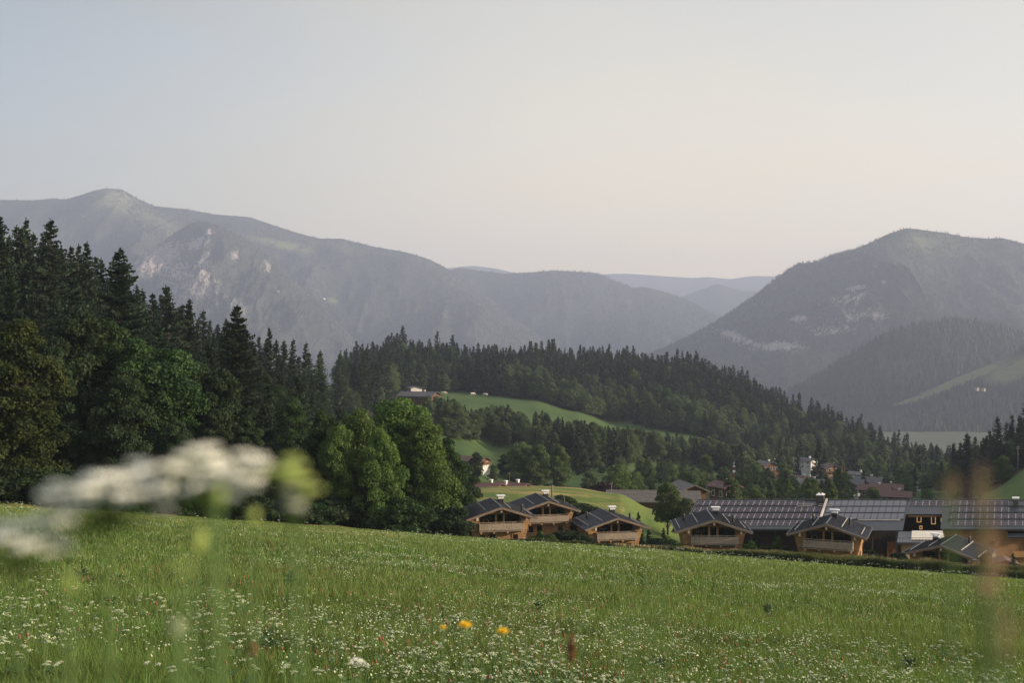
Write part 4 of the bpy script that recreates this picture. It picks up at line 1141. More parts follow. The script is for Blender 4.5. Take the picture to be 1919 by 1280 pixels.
    for sgn in (-1, 1):
        v_ = MB().beam((0, Y0, ZR-0.14), (sgn*HWd, Y0, ZR-0.14-SL*HWd), 0.09, 0.30)
        v_.build('verge_board', M_VERGE, roof)
    MB().beam((0, Y0, ZR+0.05), (0, Y1, ZR+0.05), 0.22, 0.06).build('ridge_cap', M_METAL, roof)
    for sgn in (-1, 1):
        MB().beam((sgn*(HWd+0.03), Y0+.05, ZR-0.05-SL*HWd), (sgn*(HWd+0.03), Y1, ZR-0.05-SL*HWd), 0.12, 0.12).build('gutter', M_METAL, roof)
    for sgn, xo in guards:
        z = ZR-SL*xo
        g_ = MB(); ya, yb = Y0+1.5, Y1-0.6
        if xo > 4.2: yb -= 2.2*(sgn > 0)
        g_.beam((sgn*xo, ya, z+0.17), (sgn*xo, yb, z+0.17), 0.05, 0.05)
        g_.beam((sgn*xo, ya, z+0.09), (sgn*xo, yb, z+0.09), 0.05, 0.05)
        k = 0
        while ya+k*0.9 < yb:
            g_.box(sgn*xo-0.03, sgn*xo+0.03, ya+k*0.9, ya+k*0.9+0.04, z-0.03, z+0.19); k += 1
        g_.build('snow_guard', M_GUARD, roof)
    # purlin ends under the verge
    for x in (0.0, -3.55, 3.75):
        z = ZR-0.30-SL*abs(x)
        pl = MB(); pl.box(x-0.14, x+0.14, -1.45, 1.3, z-0.34, z-0.03, 0); pl.build('purlin', M_BEAM, e)
        MB().box(x-0.15, x+0.15, -1.50, -1.453, z-0.50, z-0.02).build('purlin_end', M_PALEEND, e)
    # corner brackets under the flaring eaves
    for sx in (-1, 1):
        for y in (0.3, 7.2):
            MB().prism([(sx*3.98, 2.0), (sx*4.5, 4.2), (sx*4.3, 4.4), (sx*4.0, 2.72)], y, y+0.25).build('bracket', M_LARCH_V, e)
    # chimney with a white cowl
    cx, cyy = chim, 5.6
    zc = ZR-SL*abs(cx)
    ch = MB().box(cx-0.38, cx+0.38, cyy-0.38, cyy+0.38, zc-0.4, zc+0.62).build('chimney', M_BLACK, roof)
    cw = MB(); cw.box(cx-0.66, cx+0.66, cyy-0.5, cyy+0.5, zc+1.02, zc+1.13)
    cw.box(cx-0.42, cx+0.42, cyy-0.40, cyy+0.40, zc+0.622, zc+0.80)
    for a in (-1, 1):
        for b_ in (-1, 1): cw.box(cx+a*0.40-.04, cx+a*0.40+.04, cyy+b_*0.34-.04, cyy+b_*0.34+.04, zc+.80, zc+1.02)
    cw.build('chimney_cowl', M_WHITE, roof)
    for (vx, vy) in vents:
        zv = ZR-SL*abs(vx)
        v_ = MB(); v_.tube([(vx, vy, zv-0.3), (vx, vy, zv+0.85)], [0.17, 0.17], 10); v_.tube([(vx, vy, zv+0.86), (vx, vy, zv+1.02)], [0.23, 0.18], 10)
        v_.tube([(vx, vy, zv+1.02), (vx, vy, zv+1.35)], [0.03, 0.02], 6)
        v_.build('vent_pipe', M_BLACK, roof)
    return e
chalet(941, 951, 165, 10.5, 'leftmost larch chalet beside the dark trees, window frame seen behind its balcony', vents=[(3.6, 1.5)], guards=((-1, 2.2), (-1, 4.7), (1, 1.6), (1, 4.6)))
chalet(1029, 939.6, 183, 10.9, 'rear larch chalet half hidden by the leftmost one, highest on the knoll foot', vents=[(3.7, 3.5)], guards=((-1, 2.2), (1, 2.0)), has_view=False)
chalet(1159, 971, 178, 11, 'third larch chalet from the left, standing alone before the green knoll', vents=[(3.5, 3.6), (-3.2, 5.5)], guards=((-1, 2.2), (-1, 4.4), (1, 3.9)))
chalet(1339.5, 975, 159, -3.5, 'larch chalet in front of the left end of the solar roof', vents=[(3.2, 3.2), (-3.7, 4.8)], guards=((-1, 2.2), (-1, 4.7), (1, 2.3), (1, 4.5)), chim=1.0)
chalet(1548.6, 982.5, 155, -21.8, 'larch chalet turned left with sunlit right corner, before the blue-grey panels', vents=[(2.6, 4.0), (-2.6, 5.6)], guards=((-1, 2.0), (-1, 4.4), (1, 1.9), (1, 4.5)), chim=0.35)
chalet(1763, 1022.5, 156, -33, 'lowest chalet at the right, only its roof and gable above the tall grass', vents=[(2.2, 6.2)], guards=((-1, 1.9), (-1, 4.4), (1, 2.4), (1, 4.6)), chim=-2.2)

# ---------------------------------------------------------------- the long buildings with solar roofs
YE, YR = 188.0, 197.0
ZE, ZRR = -31.0, -27.5
SLR = (ZRR-ZE)/(YR-YE)
def rx(px, Y): return (px-960)/FPX*Y
def on_roof(t):      # t = 0 eave .. 1 ridge
    return YE+(YR-YE)*t, ZE+(ZRR-ZE)*t
ANG = math.atan2(ZRR-ZE, YR-YE)
SLEN = math.hypot(YR-YE, ZRR-ZE)
def panel_mesh(name, w_, l_, glass, frame, mid=True):
    b = MB()
    b.box(0, w_, 0, l_, 0.0, 0.035, 1)
    fr_ = 0.035 if mid else 0.075
    b.box(fr_, w_-fr_, fr_, l_-fr_, 0.0352, 0.040, 0)
    if mid: b.box(0.035, w_-0.03, l_*0.5-0.012, l_*0.5+0.012, 0.0402, 0.042, 1)
    me = b.mesh(name, [glass, frame])
    me.transform(Matrix(((1, 0.45*math.cos(ANG), 0, 0), (0, 1, 0, 0), (0, 0, 1, 0), (0, 0, 0, 1))))
    return me
s = N('panel_frame', 0.4, 0.5); s.col((0.42, 0.42, 0.46)); M_PFR = s.m
s = N('collector_frame', 0.4, 0.5); s.col((0.02, 0.02, 0.026)); M_CFR = s.m
PVM = panel_mesh('solar_panel', 1.03, 1.66, M_PV, M_PFR)
COM = panel_mesh('solar_collector', 1.09, 1.95, M_COLL, M_CFR, mid=False)
def row_panels(parent, mesh, name, x0, n, pitch, s0, org):
    for i in range(n):
        y = YE+s0*math.cos(ANG); z = ZE+s0*math.sin(ANG)+0.09
        p = obj(name, mesh, parent)
        p.location = Vector((x0+i*pitch+SH*(y-YR), y, z))-org; p.rotation_euler = (ANG, 0, 0)
def gable_roof(x0, x1, yb=207.0, thick=0.22, ye=YE, ze=None):
    b = MB(); ze_ = ze if ze is not None else ZE-(YE-ye)*SLR
    b.slab([(x0, ye, ze_), (x1, ye, ze_), (x1, YR, ZRR), (x0, YR, ZRR)], thick, 0)
    b.slab([(x0, YR, ZRR), (x1, YR, ZRR), (x1, yb, ZRR-SLR*(yb-YR)), (x0, yb, ZRR-SLR*(yb-YR))], thick, 0)
    n = int((x1-x0)/0.55)
    for i in range(n+1):
        x = x0+(x1-x0)*i/n
        b.beam((x, ye+.03, ze_+0.02), (x, YR, ZRR+0.02), 0.035, 0.04, 1)
    return b
SH = 0.45      # the long buildings are skewed in plan: their sides run back to the right
SHM = Matrix(((1, SH, 0, -SH*YR), (0, 1, 0, 0), (0, 0, 1, 0), (0, 0, 0, 1)))
def at_org(o, org, sh=None):
    o.data.transform(Matrix.Translation(-org) @ (SHM if sh is None else sh)); return o

# left long barn: sections with the violet-black panels and with the blue-grey collectors
oA = Vector((rx(1310, 190), 190, -38.0))
eA = empty('long_building', oA)
tag(eA, 'long dark barn-like building with solar rows on a black metal roof, left of the courtyard', 'building')
xa0, xa1, xb0, xb1 = rx(1309, 197), rx(1548, 197), rx(1548, 197)+0.35, rx(1703, 197)
at_org(gable_roof(xa0, xa1).build('roof', [M_METAL2, M_SEAM], eA), oA)
at_org(gable_roof(xb0, xb1, ye=YE-0.5).build('roof', [M_METAL2, M_SEAM], eA), oA)
at_org(MB().beam((xa1+.17, YE, ZE+0.16), (xa1+.17, YR, ZRR+0.16), 0.33, 0.30).build('parapet', M_GUARD, eA), oA)
at_org(MB().beam((xa0-.1, YE, ZE-0.02), (xa0-.1, YR, ZRR-.02), 0.15, 0.34).build('verge_board', M_METAL, eA), oA)
at_org(MB().box(xa0, xb1, YR-0.15, YR+0.15, ZRR+0.03, ZRR+0.13).build('ridge_cap', M_METAL2, eA), oA)
at_org(MB().box(xa0, xa1, YE-0.16, YE-0.01, ZE-0.26, ZE-0.05).build('gutter', M_METAL2, eA), oA)
at_org(MB().box(xa0+.8, xa1+.3, YE+2.2, 205, -40, ZE+0.35).build('wall', M_DARKWOOD, eA), oA)
at_org(MB().box(xa1+.31, xb1-0.6, YE+1.9, 205, -40, ZE+0.25).build('wall', M_DARKWOOD, eA), oA)
for x in np.linspace(xa0+3, xb1-1.2, 9):
    at_org(MB().box(x-.14, x+.14, YE+0.7, YE+1.0, -40, ZE-0.02).build('post', M_DARKWOOD, eA), oA)
for (x0, x1) in ((xa0+6.2, xa0+9.4), (xa0+11.2, xa0+14.2), (xa0+25.5, xa0+28.4)):
    w_ = at_org(MB().box(x0, x1, YE+1.80, YE+1.88, -36.6, -33.8).build('window', M_BLACK, eA), oA)
    at_org(MB().box(x0+.1, x1-.1, YE+1.76, YE+1.79, -36.5, -33.9).build('pane', M_GLASS, w_), oA)
SD_ = SH*7.3
d_ = at_org(MB().box(rx(1663, 189.7)+SD_, rx(1681, 189.7)+SD_, YE+1.60, YE+1.72, -36.4, -33.4).build('door', M_DOORWOOD, eA), oA)
at_org(MB().box(rx(1671, 189.7)+SD_, rx(1672.5, 189.7)+SD_, YE+1.54, YE+1.59, -35.2, -34.6).build('handle', M_BLACK, d_), oA)
xp = xa0+0.25
for s0, dx, n in ((7.55, 0.0, 17), (5.35, 0.0, 20), (3.1, 0.0, 20), (0.9, 0.0, 20)):
    row_panels(eA, PVM, 'solar_panel', xp+dx, n, 1.075, s0, oA)
for s0 in (7.4, 5.2, 2.95):
    y = YE+s0*math.cos(ANG); z = ZE+s0*math.sin(ANG)
    at_org(MB().box(xa0+.1, xa1-.25, y-0.10, y, z+0.03, z+0.22).build('snow_guard', M_METAL2, eA), oA)
for s0 in (7.35, 5.15, 2.95):
    row_panels(eA, COM, 'solar_collector', xb0+0.3, 12, 1.125, s0, oA)
y = YE+2.7*math.cos(ANG); z = ZE+2.7*math.sin(ANG)
at_org(MB().box(xb0+6.2, xb1-.7, y-0.05, y, z+0.05, z+0.22).build('snow_guard', M_GUARD, eA), oA)
for xx_ in (xa1-4.5, xa1-0.9):      # maintenance ladders by the chimney
    b = MB(); b.beam((xx_, 195.2, -27.95), (xx_+2.6, 195.2, -27.95), 0.06, 0.06); b.beam((xx_, 194.6, -28.15), (xx_+2.6, 194.6, -28.15), 0.06, 0.06)
    at_org(b.build('roof_rail', M_GUARD, eA), oA)
cx = rx(1539, 197)
ch = at_org(MB().box(cx-0.62, cx+0.62, 196.0, 197.2, -28.4, -26.55).build('chimney', M_BLACK, eA), oA)
b = MB(); b.box(cx-0.68, cx+0.68, 195.94, 197.26, -26.55, -26.42); b.tube([(cx-.3, 196.6, -26.42), (cx-.3, 196.6, -26.2)], .16, 8, 0); b.tube([(cx+.3, 196.6, -26.42), (cx+.3, 196.6, -26.2)], .16, 8, 0)
at_org(b.build('chimney_pots', M_WHITE, ch), oA)

# right-hand building: link roof, lit courtyard front and the wooden wing
oD = Vector((rx(1770, 190), 190, -38.0))
eD = empty('hotel_wing', oD)
tag(eD, 'larch-clad wing with violet solar rows running out of the photo at the right', 'building')
xc0, xc1, xd1 = xb1+0.02, rx(1770, 197), rx(2120, 197)
TC = 0.50     # the link roof stops halfway down
yC, zC = on_roof(TC)
b = MB(); b.slab([(xc0, yC, zC), (xc1, yC, zC), (xc1, YR, ZRR), (xc0, YR, ZRR)], 0.22)
b.slab([(xc0, YR, ZRR), (xc1, YR, ZRR), (xc1, 207, ZRR-SLR*10), (xc0, 207, ZRR-SLR*10)], 0.22)
at_org(b.build('link_roof', M_METAL2, eD), oD)
at_org(gable_roof(xc1+.01, xd1).build('roof', [M_METAL2, M_SEAM], eD), oD)
at_org(MB().box(xc0, xd1, YR-0.15, YR+0.15, ZRR+0.03, ZRR+0.13).build('ridge_cap', M_METAL2, eD), oD)
at_org(MB().box(xc1+0.25, xd1, YE+1.1, 205, -42, ZE+0.2).build('wall', M_LARCH, eD), oD)
at_org(MB().box(xc1+0.02, xd1, YE-0.16, YE-0.01, ZE-0.26, ZE-0.05).build('gutter', M_METAL2, eD), oD)
at_org(MB().box(xb1-0.5, xc1+.24, 201.0, 205, -42, ZRR-1.9).build('court_wall', M_DARKWOOD, eD), oD)
at_org(MB().box(xc0+.3, xc1-.1, yC-.05, yC+.15, zC-0.5, zC-0.23).build('court_beam', M_BROWNWOOD, eD), oD)
for (x0, x1, z0, z1) in ((1718.5, 1727, 968, 979.5), (1723.5, 1729, 986, 992.5), (1745.5, 1754, 968, 983.0), (1763.5, 1767.5, 972, 978.5)):
    Yw = 200.7
    X0, X1 = rx(x0, Yw)-SH*3.7, rx(x1, Yw)-SH*3.7; Z1, Z0 = (640-z0)/FPX*Yw, (640-z1)/FPX*Yw
    f_ = MB(); t = 0.11
    f_.box(X0, X1, Yw, Yw+.2, Z0, Z0+t); f_.box(X0, X1, Yw, Yw+.2, Z1-t, Z1); f_.box(X0, X0+t, Yw, Yw+.2, Z0+t, Z1-t); f_.box(X1-t, X1, Yw, Yw+.2, Z0+t, Z1-t)
    w_ = at_org(f_.build('lit_window', M_LIT, eD), oD)
    at_org(MB().box(X0+t, X1-t, Yw+.1, Yw+.15, Z0+t, Z1-t).build('pane', M_GLASS, w_), oD)
PVW = panel_mesh('solar_panel', 1.14, 1.66, M_PV, M_PFR)
xq = rx(1709.5, 196)
row_panels(eD, PVW, 'solar_panel', xq, 6, 1.17, 7.55, oD)
xq = rx(1792, 196)
for s0, n in ((7.55, 8), (5.35, 8), (3.1, 17), (0.9, 17)):
    row_panels(eD, PVW, 'solar_panel', xq, n, 1.20, s0, oD)
for s0 in (7.4, 5.2, 2.95):
    y = YE+s0*math.cos(ANG); z = ZE+s0*math.sin(ANG)
    at_org(MB().box(xq-.6, xd1-.2, y-0.10, y, z+0.03, z+0.22).build('snow_guard', M_METAL2, eD), oD)
for (x0, x1, y0, y1) in ((1851, 1862, 1012, 1024), (1917, 1926, 1012, 1031), (1950, 1962, 1010, 1022)):
    Yw = YE+1.0
    x0 += 43; x1 += 43
    w_ = at_org(MB().box(rx(x0, Yw), rx(x1, Yw), Yw, Yw+.08, (640-y1)/FPX*Yw, (640-y0)/FPX*Yw).build('window', M_BEAM, eD), oD)
    at_org(MB().box(rx(x0+1, Yw), rx(x1-1, Yw), Yw-.03, Yw-.01, (640-y1+1)/FPX*Yw, (640-y0-1)/FPX*Yw).build('pane', M_GLASS, w_), oD)
b = MB(); Yw = YE+0.2
for k in range(20):
    X = rx(1943, Yw)+k*0.32; b.box(X, X+0.29, Yw, Yw+.05, -35.6, -34.75)
b.box(rx(1943, Yw), rx(1943, Yw)+6.4, Yw-.02, Yw+1.0, -35.75, -35.62)
at_org(b.build('balcony', M_BEAM, eD), oD)
at_org(MB().slab([(rx(1940, 187), 187.0, -32.2), (rx(2040, 187), 187.0, -32.2), (rx(2040, 187), 189, -31.5), (rx(1940, 187), 189, -31.5)], 0.15).build('canopy', M_METAL2, eD), oD)
for px_, tall in ((1911.5, 2.1), ):
    cx = rx(px_, 195.5)
    ch = at_org(MB().box(cx-0.45, cx+0.45, 195.0, 196.0, -29.3, -29.3+tall).build('chimney', M_BLACK, eD), oD)
    at_org(MB().box(cx-0.62, cx+0.62, 194.9, 196.1, -29.05+tall, -28.9+tall).build('chimney_cowl', M_WHITE, ch), oD)
cx = rx(1913, 200)
ch = at_org(MB().box(cx-0.4, cx+0.4, 200, 200.8, -29.3, -26.5).build('chimney', M_BLACK, eD), oD)
at_org(MB().box(cx-0.62, cx+0.62, 199.9, 200.9, -26.5, -26.35).build('chimney_cowl', M_WHITE, ch), oD)
at_org(MB().box(rx(1826, 197), rx(1833, 197), 196.6, 197.3, -27.6, -27.0).build('roof_hatch', M_BLACK, eD), oD)

# pale flat-roofed pavilion in the courtyard
oP = Vector((rx(1735, 176), 178, -37.5))
eP = empty('pavilion', oP)
tag(eP, 'low beige pavilion with a cream membrane roof between barn and larch wing', 'building')
SHP = Matrix(((1, 0.36, 0, -0.36*173), (0, 1, 0, 0), (0, 0, 1, 0), (0, 0, 0, 1)))
def pz(y, Y): return (640-y)/FPX*Y
at_org(MB().slab([(rx(1704, 174), 174, pz(1011, 174)), (rx(1765, 174), 174, pz(1011, 174)), (rx(1765, 174), 183, pz(995, 183)), (rx(1704, 174), 183, pz(995, 183))], 0.12).build('membrane_roof', M_CANVAS, eP), oP, SHP)
at_org(MB().slab([(rx(1686, 172), 172, pz(1017, 172)), (rx(1772, 172), 172, pz(1017, 172)), (rx(1772, 172), 184, pz(996.5, 184)), (rx(1686, 172), 184, pz(996.5, 184))], 0.35).build('roof', M_METAL2, eP), oP, SHP)
at_org(MB().box(rx(1690, 173), rx(1772, 173), 173, 183, -42, pz(1021, 173)).build('wall', M_BEIGE, eP), oP, SHP)
b = MB()
for k in range(14):
    X = rx(1684, 172)+k*0.5; b.box(X, X+.04, 172.05, 172.09, pz(1016.5, 172), pz(1009, 172))
b.box(rx(1684, 172), rx(1684, 172)+6.6, 172.04, 172.1, pz(1009, 172), pz(1009, 172)+.05)
at_org(b.build('roof_railing', M_BLACK, eP), oP, SHP)

# little hut at the right edge
def simple_house(px, ybase, Y, w_, d_, hw, pitch, rz, label, wall, roofm, low=None, nwin=3, floors=2, chimneys=1, balcony=True, over=0.9, name='house', cat='house', group=None, ztop=None, gable=None, winm=None):
    """a gabled house: ridge runs front to back in its own frame; (px, ybase) is the middle of the front wall's foot"""
    A = P(px, ybase, Y)
    e = empty(name, A, R(rz)); tag(e, label, cat, group)
    rise = pitch*w_/2
    split = hw*0.5
    if low:
        MB().box(-w_/2, w_/2, 0, d_, -5, split).build('lower_wall', low, e)
    b = MB(); b.prism([(-w_/2+(.004 if low else 0), split if low else -5), (w_/2-(.004 if low else 0), split if low else -5), (w_/2-(.004 if low else 0), hw), (0, hw+rise), (-w_/2+(.004 if low else 0), hw)], 0.004 if low else 0, d_-(.004 if low else 0))
    b.build('upper_wall' if low else 'wall', wall, e)
    rf = MB(); o = over
    for sg in (-1, 1):
        q = roof_plane(0, sg*(w_/2+o), -o, d_+o, hw+rise+0.10, pitch)
        rf.slab(q if sg > 0 else [q[0], q[3], q[2], q[1]], 0.22)
    roof = rf.build('roof', roofm, e)
    for k in range(chimneys):
        cx, cyy = (0.8 if k == 0 else -1.6), d_*(0.35+0.3*k)
        zc = hw+rise-pitch*abs(cx)
        c_ = MB(); c_.box(cx-.4, cx+.4, cyy-.4, cyy+.4, zc-.3, zc+1.0, 0); c_.box(cx-.55, cx+.55, cyy-.5, cyy+.5, zc+1.0, zc+1.18, 1)
        c_.build('chimney', [M_PLASTER, M_WHITE], roof)
    for fl in range(floors):
        z0 = (0.9 if fl == 0 else split+0.75)
        for face in ('front', 'left', 'right'):
            ln = w_ if face == 'front' else d_
            n = nwin if face == 'front' else max(2, int(nwin*d_/w_))
            for i in range(n):
                t = ln*(i+0.5)/n
                ww, wh = 0.55, 1.25
                if z0+wh > hw+0.5: continue
                f_, g_ = MB(), MB()
                if face == 'front':
                    x = -w_/2+t; f_.box(x-ww-.1, x+ww+.1, -.06, -.004, z0-.1, z0+wh+.1); g_.box(x-ww, x+ww, -.075, -.063, z0, z0+wh)
                else:
                    X = (-w_/2-.06) if face == 'left' else (w_/2+.004); X2 = (-w_/2-.075) if face == 'left' else (w_/2+.063)
                    f_.box(X, X+.056, t-ww-.1, t+ww+.1, z0-.1, z0+wh+.1); g_.box(X2, X2+.012, t-ww, t+ww, z0, z0+wh)
                wn = f_.build('window', winm or M_WHITE, e); g_.build('pane', M_GLASS, wn)
    if balcony:
        bl = MB(); zb = split
        bl.box(-w_/2-.3, w_/2+.3, -1.1, -.08, zb-.12, zb, 0)
        for k in range(int(w_/0.4)): bl.box(-w_/2-.3+k*.4+.02, -w_/2-.3+k*.4+.38, -1.14, -1.1, zb, zb+.95, 0)
        bl.build('balcony', M_BROWNWOOD, e)
    return e
simple_house(1886, 1072, 164, 2.9, 3, 1.2, 0.30, -14, 'small wooden hut with a dark shingle roof at the right edge', M_LARCH, M_SHINGLE_B, nwin=1, floors=1, chimneys=0, balcony=False, over=0.4, name='hut', cat='hut')

# hill farm on the green strip, its gable to the right
simple_house(816, 748.5, 655, 11.5, 21, 2.2, 0.36, 66, 'wide grey-roofed farmhouse with brown wooden gable on the hill meadow', M_BROWNWOOD, M_ROOF_D, nwin=3, floors=1, chimneys=1, name='farmhouse', cat='farmhouse', over=1.4)
simple_house(781, 741, 690, 7, 9, 4.4, 0.3, 20, 'small white annex showing above the ridge of the hill farmhouse', M_PLASTER, M_ROOF_D, nwin=2, floors=1, chimneys=0, balcony=False, name='farmhouse', cat='farmhouse')
simple_house(908, 877, 425, 6.8, 14, 2.7, 0.36, 54, 'farmhouse with brown shingle roof and white-and-timber gable, right of the dark trees', M_BROWNWOOD, M_SHINGLE_B, low=M_PLASTER, nwin=2, floors=2, chimneys=0, name='farmhouse', cat='farmhouse')
simple_house(936, 928, 330, 7, 9, 2.2, 0.32, 62, 'red-brown roof peeking over the knoll, left one of two', M_BROWNWOOD, M_TILE_R, nwin=2, floors=1, chimneys=1, balcony=False)
simple_house(985, 928, 335, 6.5, 9, 2.3, 0.34, 58, 'red-brown roof peeking over the knoll, right one of two', M_BROWNWOOD, M_TILE_R, nwin=2, floors=1, chimneys=2, balcony=False)
# grey barn behind the knoll
def barn():
    Y = 262; rzz = R(-6)
    o_ = P(1225, 950, Y)
    e = empty('barn', o_, rzz); tag(e, 'long weathered barn with grey shingle roof behind the knoll', 'barn')
    L_, D_ = 11.0, 9.0
    rf = MB(); h0, pch = 1.5, 0.38
    rf.slab([(-L_, -1.0, h0-.35), (L_, -1.0, h0-.35), (L_, D_/2, h0+pch*D_/2), (-L_, D_/2, h0+pch*D_/2)], 0.25)
    rf.slab([(-L_, D_/2, h0+pch*D_/2), (L_, D_/2, h0+pch*D_/2), (L_, D_+1, h0-.35), (-L_, D_+1, h0-.35)], 0.25)
    for r_ in range(9):      # courses of shingles as slight steps
        y = -0.9+r_*0.62; z = h0-.35+(y+1)*(pch*D_/2+.35)/(D_/2+1)
        rf.beam((-L_, y, z+.03), (L_, y, z+.03), 0.07, 0.07)
    rf.build('roof', M_SHINGLE_G, e)
    MB().prismx([(0, -6), (D_, -6), (D_, h0-.1), (D_/2, h0+pch*D_/2-.35), (0, h0-.1)], -L_+.8, L_-.8).build('wall', M_BROWNWOOD, e)
barn()
simple_house(1300, 942, 268, 6.5, 9, 2.8, 0.42, 12, 'brown gabled hut at the right end of the grey barn', M_BROWNWOOD, M_SHINGLE_G, nwin=1, floors=1, chimneys=0, balcony=False, name='hut', cat='hut')
# bell turret
e = empty('bell_turret', P(1283, 926, 300)); tag(e, 'slim wooden bell turret with pointed cap behind the grey barn', 'bell turret')
b = MB(); b.box(-.45, .45, -.45, .45, -4, .7); b.build('tower', M_BROWNWOOD, e)
b = MB(); b.box(-.5, .5, -.5, .5, 1.4, 1.5)
for a in (-.4, .4):
    for c_ in (-.4, .4): b.box(a-.06, a+.06, c_-.06, c_+.06, .7, 1.4)
b.build('belfry', M_BROWNWOOD, e)
b = MB(); b.add([(-.75, -.75, 1.5), (.75, -.75, 1.5), (.75, .75, 1.5), (-.75, .75, 1.5), (0, 0, 3.6)], [(0, 1, 4), (1, 2, 4), (2, 3, 4), (3, 0, 4), (3, 2, 1, 0)]); b.build('roof', M_SHINGLE_G, e)

# the village in the valley
VG = 'village houses in the valley'
V_H = [
 # px, ybase, Y, w, d, hw, pitch, rz, wall, roof, low, label, balcony
 (1527, 880, 640, 7.0, 11, 5.0, .30, 40, M_PLASTER, M_ROOF_D, None, 'tall white house with dark roof, highest in the village', False),
 (1568, 893, 620, 12, 10, 4.2, .34, 12, M_LARCH, M_SHINGLE_B, None, 'broad larch-brown house with wide reddish roof in the village middle', True),
 (1446, 884, 600, 9, 11, 3.4, .36, 18, M_BROWNWOOD, M_ROOF_D, None, 'brown house with blue-grey roof left of the light round tree', False),
 (1466, 878, 640, 7, 12, 3.2, .3, 70, M_PLASTER, M_SHINGLE_G, None, 'pale flat roof behind the light round tree', False),
 (1534, 908, 560, 6, 12, 2.6, .34, 70, M_BROWNWOOD, M_SHINGLE_G, None, 'low grey-roofed shed below the tall white house', False),
 (1516, 916, 530, 8.5, 11, 4.0, .36, 30, M_BROWNWOOD, M_SHINGLE_B, M_PLASTER, 'brown house with grey-brown roof at the left of the village', True),
 (1543, 926, 500, 9.0, 11, 4.6, .38, 66, M_BROWNWOOD, M_SHINGLE_G, M_PLASTER, 'white and brown house left of the narrow green tree', True),
 (1583, 924, 520, 9, 11, 4.2, .38, 14, M_BROWNWOOD, M_SHINGLE_B, M_PLASTER, 'brown gabled house right of the narrow green tree', True),
 (1618, 922, 510, 9, 14, 3.8, .40, 62, M_BROWNWOOD, M_ROOF_D, M_PLASTER, 'long dark-roofed house with white lower wall in the village', True),
 (1622, 903, 600, 7, 9, 3.8, .3, 40, M_PLASTER, M_SHINGLE_G, None, 'white wall showing above the long dark roof', False),
 (1652, 915, 540, 9, 13, 3.2, .42, 64, M_BROWNWOOD, M_ROOF_D, None, 'dark brown roof with white chimney near the village end', False),
 (1668, 932, 470, 8, 12, 3.2, .40, 68, M_BROWNWOOD, M_TILE_R, None, 'red-roofed house, the upper left of three red roofs', False),
 (1690, 930, 480, 8, 12, 3.4, .40, 72, M_PLASTER, M_TILE_R, None, 'red-roofed house with white gable, the upper right of three red roofs', False),
 (1706, 945, 430, 8, 11, 3.2, .40, 70, M_BROWNWOOD, M_TILE_R, None, 'dark red roof nearest of the three red roofs', False),
 (1718, 921, 560, 7, 8, 3.2, .30, 35, M_PLASTER, M_SHINGLE_G, None, 'small white house at the right end of the village', False),
 (1742, 919, 570, 9, 13, 2.8, .34, 66, M_PLASTER, M_ROOF_D, None, 'grey-roofed house half behind the right-hand round tree', False),
 (1608, 934, 440, 6, 9, 1.4, .16, 70, M_PLASTER, M_CANVAS, None, 'low white-roofed carport in front of the village', False),
 (1372, 938, 300, 5, 6, 3.6, .38, 30, M_BROWNWOOD, M_TILE_R, None, 'tiny red-brown roof under the lone open-crowned tree', False),
]
for (px, yb, Y, w_, d_, hw, pt, rz, wl, rm, lw, lb, bc) in V_H:
    simple_house(px, yb, Y, w_, d_, hw, pt, rz, lb, wl, rm, low=lw, nwin=2 if w_ < 8.2 else 3, balcony=bc, group=VG, floors=2 if hw > 3.5 else 1)
# small white house and barn on the far meadow hill, alp hut on the left mountain
for px, yb, Y, w_, lb, z_ in ((1834, 729, 2640, 8, 'tiny pale house on the slope of the far right meadow hill', None), (1846, 729.8, 2640, 6, 'tiny pale barn beside the house on the far right meadow hill', None)):
    simple_house(px, yb, Y, w_, 7, 2.2, .35, 30, lb, M_BEIGE, M_ROOF_D, nwin=2, floors=1, chimneys=0, balcony=False, name='house')

_PX = gB['X']/gB['Y']*FPX+960; _PY = 640-gB['Z']/gB['Y']*FPX
_k = np.unravel_index(np.argmin(np.where(gB['T'] < 1, (_PX-609)**2+(_PY-561)**2, 1e9)), _PX.shape)
_X, _Y, _Z = (float(gB[q][_k]) for q in 'XYZ')
simple_house(_X/_Y*FPX+960, 640-(_Z+2)/_Y*FPX, _Y-6, 16, 10, 5, .4, 30, 'tiny white alpine hut beside a pasture patch on the left mountain', M_PLASTER, M_ROOF_D, nwin=2, floors=1, chimneys=0, balcony=False, name='hut', cat='hut')

# ---------------------------------------------------------------- masts, posts, fences, cows
def post(px, ytop, Y, label, name='pole', cat='pole', r=.11, mat=None, arms=0, zb=None):
    x = rx(px, Y); z0 = h1(x, Y)-.3; zt = pz(ytop, Y)
    e = empty(name, (x, Y, z0)); tag(e, label, cat)
    MB().tube([(0, 0, 0), (0, 0, zt-z0)], [r, r*.8], 8).build('shaft', mat or M_BARKP, e)
    b = MB()
    for k in range(max(1, arms)):
        zz = zt-z0-.25-k*.6
        b.box(-.45, .45, -.04, .04, zz, zz+.08); b.box(-.4, -.34, -.03, .03, zz+.08, zz+.2); b.box(.34, .4, -.03, .03, zz+.08, zz+.2)
    b.build('crossbar', M_GUARD, e)
post(1035, 909, 222, 'plain grey post behind the rear chalet chimney', r=.17)
post(1908, 836, 345, 'utility pole on the bank at the right edge', r=.13, arms=2)
post(1146, 906, 300, 'wooden post left of the leaning open tree', r=.12)
post(955, 886, 330, 'thin pole above the left red-brown roof', r=.06)
